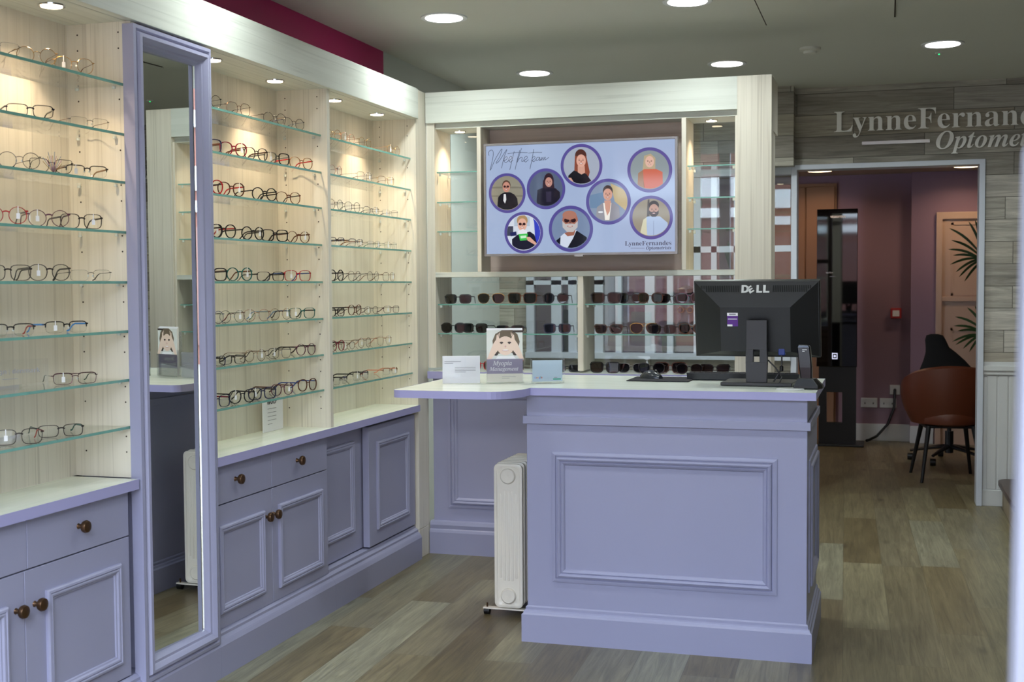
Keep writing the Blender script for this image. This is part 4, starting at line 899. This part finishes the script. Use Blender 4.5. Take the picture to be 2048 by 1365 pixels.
# keyboard
t = thing('keyboard', 'flat black keyboard behind the monitor stand', 'keyboard', (-.565, 5.21, 1.0), rz=0)
m = MB(); m.loft([[(-.225, -.075, z0), (.225, -.075, z0), (.225, .075, z1), (-.225, .075, z1)] for z0, z1 in ((.0005, .0005),)]+[[(-.228, -.078, .030), (.228, -.078, .030), (.228, .078, .016), (-.228, .078, .016)]], cap0=True, cap1=True)
m.build('case', plain('keyboard_black', (30, 32, 36), .4), t, bev=.002)
m = MB()
for r_ in range(6):
    for k in range(19):
        x = -.216+k*.0228; y = -.066+r_*.0225; z = .0305-(y+.078)*.09; m.box(x, x+.019, y, y+.018, z-.003, z+.004)
m.build('keys', BLACK, t)
# monitor
t = thing('computer_monitor', 'black Dell monitor seen from behind on the desk', 'monitor', (-.482, 4.875, 1.0), rz=math.radians(-3))
B(-.137, .137, -.015, .19, .0005, .014).build('stand_base', CHAR, t, bev=.003)
m = MB(); m.box(-.040, .040, 0, .022, .014, .092); m.box(-.040, -.012, 0, .022, .092, .142).box(.012, .040, 0, .022, .092, .142).box(-.040, .040, 0, .022, .142, .255)
m.build('stand_neck', CHAR, t, bev=.0015)
B(-.035, .035, .02, .055, .19, .25).build('tilt_bracket', BLACK, t)
tilt = math.radians(9)
pan = bpy.data.objects.new('screen_housing', None)
def tl_(p):   # tilted panel coordinates: x across, y toward the camera (negative), z up the panel
    x, y, z = p; return (x-.012, .085+y*math.cos(tilt)-(z-.155)*math.sin(tilt), .108+ z*math.cos(tilt)+y*math.sin(tilt))
HW, HH = .244, .304
m = MB()
def rr(hw, z0, z1, y): return [tl_(q) for q in ((-hw, y, z0), (hw, y, z0), (hw, y, z1), (-hw, y, z1))]
m.loft([rr(HW, 0, HH, .03), rr(HW, 0, HH, .0), rr(HW-.004, .004, HH-.004, -.003), rr(HW-.006, .006, HH-.006, -.003), rr(.135, .03, HH*.675, -.044)], cap0=True, cap1=True)
hs = m.build('housing', plain('monitor_back_black', (19, 20, 22), .4, bump=.15, bscale=500), t)
for side in (-1, 1):
    m = MB()
    for k in range(62):          # vent slots in the upper slope
        x = -.215+k*.00705
        z_hi = HH-.018; z_lo = HH-.042
        if abs(x) < .066 or x*side < 0: continue
        lim = .238-(HH-.012-z_hi)*1.1
        def sl(z): return -.003-(HH-.006-z)/(HH-.006-HH*.675)*.041
        if abs(x) > .215: continue
        zl = z_lo if abs(x) < .195 else z_lo+.012
        m.poly([tl_((x, sl(z_hi)-.0004, z_hi)), tl_((x+.0038, sl(z_hi)-.0004, z_hi)), tl_((x+.0038, sl(zl)-.0004, zl)), tl_((x, sl(zl)-.0004, zl))])
    m.build('vent_slots', plain('vent_black', (4, 4, 4), .9), t)
def sl(z): return -.003-(HH-.006-z)/(HH-.006-HH*.675)*.041
p0 = Vector(tl_((-.054, sl(HH-.046)-.0012, HH-.046))); p1 = Vector(tl_((.054, sl(HH-.046)-.0012, HH-.046))); p2 = Vector(tl_((-.054, sl(HH-.014)-.0012, HH-.014)))
lg = plain('logo_silver_white', (214, 216, 216), .3)
ux, uy = (p1-p0), (p2-p0); un = ux.normalized(); vn = uy.normalized()
def lt(s, off, wd, rot=0):
    c, s_ = math.cos(rot), math.sin(rot)
    text_obj('logo', s, 'sans', wd, lg, t, p0+un*off+vn*(.002 if not rot else -.0015), un*c+vn*s_, vn*c-un*s_, .001, .02, height=.031 if not rot else .027)
lt('D', 0, .029); lt('E', .0335, .020, math.radians(33)); lt('L', .058, .022); lt('L', .084, .024)
st = tl_((-.108, -.0445, .155)); m = MB()
for k, (z0, z1, mi) in enumerate(((.147, .172, 1), (.172, .184, 0), (.130, .147, 1), (.130, .1375, 0))):
    x1_ = -.066 if k != 3 else -.088
    m.poly([tl_((-.108, -.0447-.0002*k, z0)), tl_((x1_, -.0447-.0002*k, z0)), tl_((x1_, -.0447-.0002*k, z1)), tl_((-.108, -.0447-.0002*k, z1))], mi)
m.poly([tl_((-.10, -.0456, .175)), tl_((-.074, -.0456, .175)), tl_((-.074, -.0456, .181)), tl_((-.10, -.0456, .181))], 2)
m.poly([tl_((-.105, -.0456, .158)), tl_((-.069, -.0456, .158)), tl_((-.069, -.0456, .1605)), tl_((-.105, -.0456, .1605))], 0)
m.build('sticker', [CARD, plain('sticker_purple', (92, 40, 140), .5), GINK], t)
q = tl_((.100, -.03, .028)); B(q[0]-.013, q[0]+.013, q[1]-.016, q[1]+.01, q[2]-.014, q[2]+.014).build('blue_plug', plain('plug_blue', (24, 52, 130), .4), t, bev=.003)
qq = Vector((q[0], q[1]-.008, q[2]-.014))
MB().tube([qq, qq+Vector((0, 0, -.03)), qq+Vector((-.002, .0, -.055)), qq+Vector((-.02, .0, -.085)), qq+Vector((-.032, -.01, -.107))], .0032, 8).build('cable', BLACK, t, smooth=True)
MB().lathe([(.004, -.011), (.0075, -.008), (.0075, .008), (.004, .011)], qq+Vector((-.001, 0, -.052)), n=12).build('ferrite_bead', BLACK, t, smooth=True)
MB().tube([(.04, .03, .10), (.07, .03, .07), (.095, .02, .035), (.085, .0, .006)], .003, 8).build('cable', BLACK, t, smooth=True)
o = MB().lathe([(.052, 0), (.052, .002), (.046, .004), (.0, .004)], (0, 0, 0), n=32).build('cable_grommet', WHITE, smooth=True); o.location = (-.345, 4.76, .999)
tag(o, 'round white cable cover set in the desk top corner', 'cable grommet')
# cradle scanner
t = thing('handset_cradle', 'slim black handset upright in its cradle, right desk corner', 'handset', (-.292, 4.80, 1.0), rz=math.radians(-6))
m = MB(); m.loft([[(x*s+dx, y*s2+dy, z) for x, y in ((-.04, -.03), (.052, -.03), (.064, -.005), (.064, .03), (-.03, .03))] for s, s2, dx, dy, z in ((1, 1, 0, 0, .0005), (1, 1, 0, 0, .012), (.62, .7, -.002, .0, .040))], cap0=True, cap1=True)
m.build('cradle', BLACK, t, bev=.003)
m = MB(); m.loft([[(x*s+dx, y+dy, z) for x, y in ((-.024, -.012), (.024, -.012), (.024, .012), (-.024, .012))] for s, dx, dy, z in ((.85, .004, .003, .03), (1, 0, .006, .08), (1.02, -.008, .012, .155), (.8, -.009, .014, .166))], cap0=True, cap1=True)
m.build('handset', plain('glossy_black', (14, 14, 16), .12), t, bev=.004)
text_lines(t, (-.012, -.0035, 0), (1, 0, 0), .018, .146, .006, 2, m=CARD, h=.0014)

# ------------------------------------------------------------------ oil radiator
t = thing('oil_radiator', 'cream oil-filled radiator on castors left of the desk', 'radiator')
RX, RY, RZ0, RZ1 = -1.5175, 4.965, .036, .648
def fin(y, hw, th, z0, z1, nm='fin', front=False):
    m = MB(); r = .022
    def rrect(hw, z0, z1, r): return [(RX+hw-r+r*math.cos(a), z1-r+r*math.sin(a)) for a in [q*PI/10 for q in range(6)]] + [(RX-hw+r-r*math.sin(a), z1-r+r*math.cos(a)) for a in [q*PI/10 for q in range(6)]] + \
        [(RX-hw+r-r*math.cos(a), z0+r-r*math.sin(a)) for a in [q*PI/10 for q in range(6)]] + [(RX+hw-r+r*math.sin(a), z0+r-r*math.cos(a)) for a in [q*PI/10 for q in range(6)]]
    R = [[(x, yy, z) for x, z in rrect(hw-i, z0+i, z1-i, r)] for yy, i in ((y+th, .004), (y+.006, 0), (y+.002, .001), (y, .005), (y+.0, .012), (y+.003, .015), (y+.003, .03))]
    m.loft(R, cap0=True, cap1=True)
    if front:
        for k in range(5):
            x = RX-.034+k*.017
            m.loft([[(x-.0055+i, yy, RZ0+.115+i+(.012 if k in (0, 4) else 0)), (x+.0055-i, yy, RZ0+.115+i+(.012 if k in (0, 4) else 0)), (x+.0055-i, yy, RZ1-.115-i-(.012 if k in (0, 4) else 0)), (x-.0055+i, yy, RZ1-.115-i-(.012 if k in (0, 4) else 0))] for yy, i in ((y+.004, 0), (y+.0022, .001), (y+.0014, .003))], cap1=True)
    return m.build(nm, RADW, t, smooth=True)
fin(RY, .0625, .018, RZ0, RZ1, 'front_fin', True)
for k in range(7): fin(RY+.032+k*.045, .064, .03, RZ0+.004, RZ1+.003)
for z in (RZ0+.052, RZ1-.052): MB().lathe([(.033, .004), (.033, -.004), (.029, -.009), (.026, -.0095), (.025, -.0085), (.006, -.009), (.004, -.0085)], (RX, RY, z), 'y', 32).build('end_cap', RADW, t, smooth=True)
for z in (RZ0+.052, RZ1-.052): MB().lathe([(.02, 0), (.02, .34)], (RX, RY+.01, z), 'y', 16).build('oil_tube', RADW, t, smooth=True)
for y in (RY+.0, RY+.27):
    ax = B(RX-.115, RX+.115, y+.005, y+.030, RZ0-.010, RZ0-.004).build('castor_bar', RADW, t)
    for s in (-1, 1):
        MB().lathe([(.004, 0), (.004, .02)], (RX+s*.1, y+.017, RZ0-.006), n=10).build('bolt', BRONZE, ax)
        MB().lathe([(.010, -.014), (.0155, -.012), (.0155, .012), (.010, .014)], (RX+s*.1, y+.017, .0158), 'x', 18).build('castor_wheel', BLACK, ax, smooth=True)

# ------------------------------------------------------------------ back room things
t = thing('measuring_kiosk', 'tall glossy black lens measuring kiosk in the back room', 'kiosk', (-.4, 10.95, 0))
GB = plain('gloss_black_glass', (8, 8, 10), .03, coat=.6); MB_ = plain('matt_black_panel', (18, 17, 18), .4)
m = MB(); m.box(-.175, .160, -.02, .04, .68, 2.02); m.build('mirror_screen', GB, t, bev=.004)
m = MB(); m.box(-.155, -.09, 0, .05, .02, .68).box(.04, .155, 0, .05, .02, .68).box(-.09, .04, 0, .05, .46, .68).box(-.09, .04, 0, .05, .02, .20); m.build('pedestal', MB_, t)
B(-.16, .22, -.06, .25, 0, .018).build('foot_plate', MB_, t, bev=.004)
text_obj('kiosk_text', 'VISIOFFICE', 'sans', .125, wm, t, (-.065, -.0215, 1.945), (1, 0, 0), (0, 0, 1), .0008, .03)
text_obj('kiosk_text', 'varilux', 'sans', .06, wm, t, (-.10, -.0215, 1.475), (1, 0, 0), (0, 0, 1), .0008)
text_lines(t, (-.07, -.0215, 0), (1, 0, 0), .11, 1.445, .02, 1, m=GINK, h=.006)
ic = emis('lit_icon', (225, 228, 255), 1.0); m = MB()
for q in ((-.045, .0, .745, .752), (-.045, .0, .79, .797), (-.045, -.038, .752, .79), (-.007, .0, .752, .79)): m.box(q[0], q[1], -.022, -.0205, q[2], q[3])
m.lathe([(.010, -.022), (.010, -.0205)], (-.0225, 0, .771), 'y', 14); m.build('lit_icon', ic, t)
t = thing('fire_call_point', 'small red fire alarm call point on the mauve wall', 'fire alarm', (.076, YR, 1.125))
B(-.045, .045, -.05, 0, -.045, .045).build('red_box', plain('alarm_red', (176, 26, 24), .4), t, bev=.005); B(-.028, .028, -.052, -.05, -.026, .026).build('push_pane', CARD, t)
for x, z, w_, s in ((-.145, .335, .07, 'double white socket on the mauve wall, nearest the kiosk'), (.015, .335, .07, 'double white socket below the square plate')):
    t = thing('power_socket', s, 'socket', (x, YR, z)); B(-w_, w_, -.012, 0, -.043, .043).build('face_plate', WHITE, t, bev=.004)
    for k in (-.035, .035):
        B(k-.008, k+.008, -.016, -.012, .018, .034).build('switch', WHITE, t); B(k-.004, k+.004, -.0125, -.0118, -.012, .004).build('pin_hole', INK, t)
t = thing('cable_outlet', 'square white plate with black cable above the sockets', 'cable outlet', (.072, YR, .453)); B(-.043, .043, -.012, 0, -.043, .043).build('face_plate', WHITE, t, bev=.004)
MB().lathe([(.012, -.03), (.012, -.012)], (0, 0, 0), 'y', 10).build('plug', BLACK, t)
MB().tube([(0, -.03, 0), (-.005, -.05, -.15), (-.06, -.06, -.30), (-.15, -.07, -.405), (-.215, -.11, -.436), (-.235, -.14, -.438)], .012, 8).build('cable', BLACK, t, smooth=True)

# tub chair
t = thing('tub_chair', 'brown leather tub chair with black legs in the doorway', 'chair', (.415, 9.33, 0), rz=math.radians(8))
LEA = plain('brown_leather', (96, 46, 26), .45, bump=.15, bscale=60, var=.12)
def shell(ro, name, zlo=.40):
    m = MB(); R = []
    for j in range(9):
        s = j/8; ring = []
        for i in range(29):
            ph = -PI/2+(-2.05+4.1*i/28); u = abs(i-14)/14
            top = .80-.20*u**2.2; z = zlo+(top-zlo)*s; bulge = ro*(.80+.24*math.sin(s*PI*.62))*(1+.05*math.cos(2*ph))
            ring.append((bulge*math.cos(ph)*1.05, bulge*math.sin(ph)*.95+.02, z))
        R.append(ring)
    return R
Ro, Ri = shell(.275, 'o'), shell(.235, 'i', .43)
m = MB(); m.loft(Ro, close=False); m.loft(Ri, close=False)
m.loft([Ro[-1], [((a[0]+b[0])/2, (a[1]+b[1])/2, a[2]+.014) for a, b in zip(Ro[-1], Ri[-1])], Ri[-1]], close=False)
m.loft([[r[0] for r in Ro], [r[0] for r in Ri]], close=False); m.loft([[r[-1] for r in Ro], [r[-1] for r in Ri]], close=False)
m.build('shell', LEA, t, smooth=True)
MB().lathe([(.19, .385), (.225, .40), (.235, .44), (.22, .475), (.1, .485), (0, .485)], (0, .02, 0), n=32).build('seat', LEA, t, smooth=True)
B(-.17, .17, -.15, .17, .372, .388).build('under_frame', DARKM, t)
for sx, sy in ((-1, -1), (1, -1), (-1, 1), (1, 1)): MB().tube([(sx*.15, sy*.14, .385), (sx*.21, sy*.235, 0.0)], [.017, .011], 12).build('leg', DARKM, t, smooth=True)
# office chair
t = thing('office_chair', 'black swivel office chair behind the brown tub chair', 'chair', (.47, 10.2, 0))
for k in range(5):
    a = math.radians(100+72*k); d = Vector((math.cos(a), math.sin(a), 0))
    lg_ = MB().tube([d*.03+Vector((0, 0, .12)), d*.16+Vector((0, 0, .10)), d*.29+Vector((0, 0, .075))], [(.024, .018), (.020, .014), (.014, .010)], 8).build('leg', BLACK, t, smooth=True)
    MB().lathe([(.014, -.022), (.027, -.020), (.027, .020), (.014, .022)], d*.29+Vector((0, 0, .0275)), 'x', 16).build('castor', BLACK, lg_, smooth=True)
MB().lathe([(.032, .07), (.032, .24), (.016, .24), (.016, .42)], (0, 0, 0), n=16).build('gas_column', BLACK, t, smooth=True)
MB().lathe([(.18, .42), (.235, .43), (.24, .46), (.2, .49), (0, .49)], (0, 0, 0), n=28).build('seat', BLACK, t, smooth=True)
fab = plain('black_fabric', (16, 16, 17), .85, bump=.3, bscale=300)
m = MB(); R = []
for z, cx, hw, hd in ((.52, .0, .17, .02), (.62, -.02, .205, .028), (.72, -.03, .20, .03), (.80, -.05, .15, .03), (.86, -.075, .11, .028), (.90, -.10, .085, .026), (.955, -.115, .075, .024), (.99, -.12, .06, .016), (1.0, -.12, .03, .006)):
    R.append([(cx+hw*math.cos(2*PI*q/20), -.19+hd*math.sin(2*PI*q/20), z) for q in range(20)])
m.loft(R, cap0=True, cap1=True); m.build('backrest', fab, t, smooth=True)
MB().tube([(-.21, -.02, .47), (-.26, -.02, .56), (-.26, -.02, .66), (-.25, -.12, .67)], [.018, .018, .02, .024], 10).build('armrest', BLACK, t, smooth=True)

# palm behind the wall edge
t = thing('potted_palm', 'tall green palm fronds showing at the right doorway edge', 'plant', (.80, 10.2, 0))
LEAF = plain('palm_green', (50, 82, 42), .5, var=.25, vscale=12)
MB().lathe([(.11, 0), (.14, .26), (.15, .27), (.13, .27), (.125, .24), (0, .24)], (0, 0, 0), n=24).build('pot', plain('grey_pot', (120, 116, 110), .6), t, smooth=True)
MB().tube([(0, 0, .2), (.01, 0, .7), (0, 0, 1.2), (-.01, 0, 1.62)], [.022, .02, .016, .010], 10).build('stem', plain('palm_stem', (86, 72, 48), .8), t, smooth=True)
def blade(m, a, b, w, sag):
    a, b = Vector(a), Vector(b); L = (b-a).length; d = (b-a).normalized(); s = d.cross(Vector((0, -1, 0))).normalized()
    n = 8; A, Bv = [], []
    for i in range(n+1):
        u = i/n; p = a.lerp(b, u)+Vector((0, 0, sag*math.sin(PI*u)*L)); ww = w*math.sin(PI*min(.999, .08+.92*(1-u)))**.7*(1 if u < 1 else 0)
        A.append(m.b.verts.new(p+s*ww+Vector((0, -.004, 0)))); Bv.append(m.b.verts.new(p-s*ww))
    for i in range(n): m.face([A[i], A[i+1], Bv[i+1], Bv[i]])
def loc(px, py, y=10.15): p = at_y(px, py, y); return (p.x-.80, p.y-10.2, p.z)
for root, tips in (((1972, 520), [(1937, 443), (1898, 456), (1902, 481), (1896, 499), (1906, 511), (1899, 530), (1911, 545), (1918, 555), (1928, 564), (1950, 440), (1968, 430)]),
                   ((1975, 668), [(1934, 615), (1910, 634), (1906, 652), (1904, 684), (1911, 691), (1925, 698), (1938, 705), (1950, 612), (1915, 662)])):
    r0 = Vector(loc(*root)); 
    for k, tp in enumerate(tips):
        m = MB(); e = Vector(loc(*tp)); e.y += .04*math.sin(k*2.1); blade(m, r0+Vector((-.01, 0, .012*math.cos(k))), e, .0095, .10); m.build('frond', LEAF, t)
    for k in range(9):
        a = -1.2+k*.3; m = MB(); blade(m, r0, r0+Vector((.34*math.cos(a), .12*math.sin(k), .34*math.sin(a))), .0095, .1); m.build('frond', LEAF, t)
    MB().tube([(-.01, 0, 1.55 if root[1] < 600 else 1.0), r0], .006, 8).build('frond_stalk', LEAF, t)

# stairs at the right
NOSE = plain('dark_worn_timber', (62, 44, 36), .35, var=.25, vscale=20); TREAD = planks('step_tread_boards', 'y', .12, .9, [(150, 134, 110), (136, 120, 98), (160, 146, 124)], (.8, 1.1), .5, seed=2, mortar=.001)
STX = (.66, .98, 1.28, 2.16)
for k, x in enumerate(STX[:3]):
    z = .18*(k+1); t = thing('stair_step', ['lowest stair step with dark nosing at the right edge', 'second stair step hidden right of the lowest', 'third stair step against the right wall'][k], 'step', (0, 0, 0), 'stair steps at the right')
    x1_ = STX[k+1]+.028
    B(x+.03, x1_, 7.22, 8.18, .0 if k == 0 else .0, z-.035).build('riser', TREAD, t)
    pts = [(x1_, 7.19), (x+.04, 7.19), (x+.005, 7.215)] + [(x+.07-.07*math.cos(a), 8.12+.07*math.sin(a)) for a in [q*PI/12 for q in range(0, 7)]] + [(x1_, 8.19)]
    MB().prism(pts, 'z', z-.035, z).build('nosing', NOSE, t, bev=.006)
    B(x+.10, x1_, 7.25, 8.13, z, z+.002).build('tread', TREAD, t)
t = thing('stair_newel', 'white turned newel and curved handrail, visible in the mirror', 'handrail', (1.05, 7.98, .36))
MB().lathe([(.05, 0), (.05, .30), (.03, .34), (.022, .45), (.03, .7), (.024, .84), (.038, .90), (.03, .93), (.04, .96), (.05, 1.02), (.06, 1.05)], (0, 0, 0), n=20).build('newel_post', WHITE, t, smooth=True)
MB().tube([(-.10, -.02, 1.03), (-.05, 0, 1.05), (.05, .0, 1.09), (.16, 0, 1.2), (.26, .0, 1.36), (.5, 0, 1.6), (1.0, 0, 2.0)], (.034, .03), 10).build('handrail', WHITE, t, smooth=True)

# foreground upright at the right edge
p = at_y(2031, 1300, .90); q = at_y(2014, 1300, .985); topz = at_y(2040, 285, .93).z
t = thing('white_upright', 'blurred white upright very close at the right picture edge', 'upright')
m = MB()
m.loft([[(p.x-.013*(1.13-z)+0, .90, z), (p.x+.09, .90, z), (p.x+.09, .985, z), (p.x-.013*(1.13-z)+.0035, .985, z)] for z in (0, topz)], cap0=True, cap1=True)
m.build('upright_body', plain('blurred_grey_metal', (122, 122, 134), .4), t, bev=.002)

# things seen through the internal window
t = thing('display_bust', 'black display bust with gold glasses emblem behind the glass', 'bust', (-1.30, 8.45, 0))
B(-.16, .16, -.08, .12, 0, 1.06).build('plinth', plain('cream_box', (190, 180, 160), .6), t, bev=.004)
MB().lathe([(.11, 1.06), (.10, 1.08), (.045, 1.16), (.045, 1.24), (.075, 1.29), (.07, 1.36), (.0, 1.39)], (0, 0, 0), n=24).build('bust', BLACK, t, smooth=True)
m = MB()
for s in (-1, 1): m.tube([(s*.032+.02*math.cos(2*PI*k/16), -.085, 1.22+.02*math.sin(2*PI*k/16)) for k in range(16)], .004, 6, closed=True)
m.tube([(-.014, -.085, 1.22), (0, -.087, 1.226), (.014, -.085, 1.22)], .004, 6); m.build('gold_emblem', plain('gold_leaf', (214, 150, 60), .25, .9), t, smooth=True)
for x, y, h, s in ((-2.10, 8.42, .30, 'dark potted plant behind the internal window, left half'), (-.98, 8.42, .34, 'potted spiky plant behind the internal window, right niche')):
    t = thing('window_plant', s, 'plant', (x, y, 1.22 if x < -2 else 1.30))
    B(-.10, .10, -.06, .08, -.34, 0).build('plant_box', plain('dark_box', (50, 34, 30), .6), t)
    MB().lathe([(.035, .0), (.05, .09), (.045, .09), (0, .08)], (0, 0, 0), n=16).build('pot', WHITE, t, smooth=True)
    m = MB()
    for k in range(16):
        a = k*2.4; r = .05+.05*(k % 3)/2; blade(m, (0, 0, .08), (r*math.cos(a), r*.6*math.sin(a), .08+h*(.5+.5*((k*7) % 5)/5)), .006, .05)
    m.build('leaves', LEAF, t)
t = thing('room_number_plate', 'small white label plate seen through the right niche glass', 'label', (-1.02, 8.30, 1.62))
B(-.035, .035, -.003, 0, -.018, .018).build('plate', CARD, t); text_lines(t, (-.026, -.0035, 0), (1, 0, 0), .05, -.004, .01, 1, m=INK, h=.008)
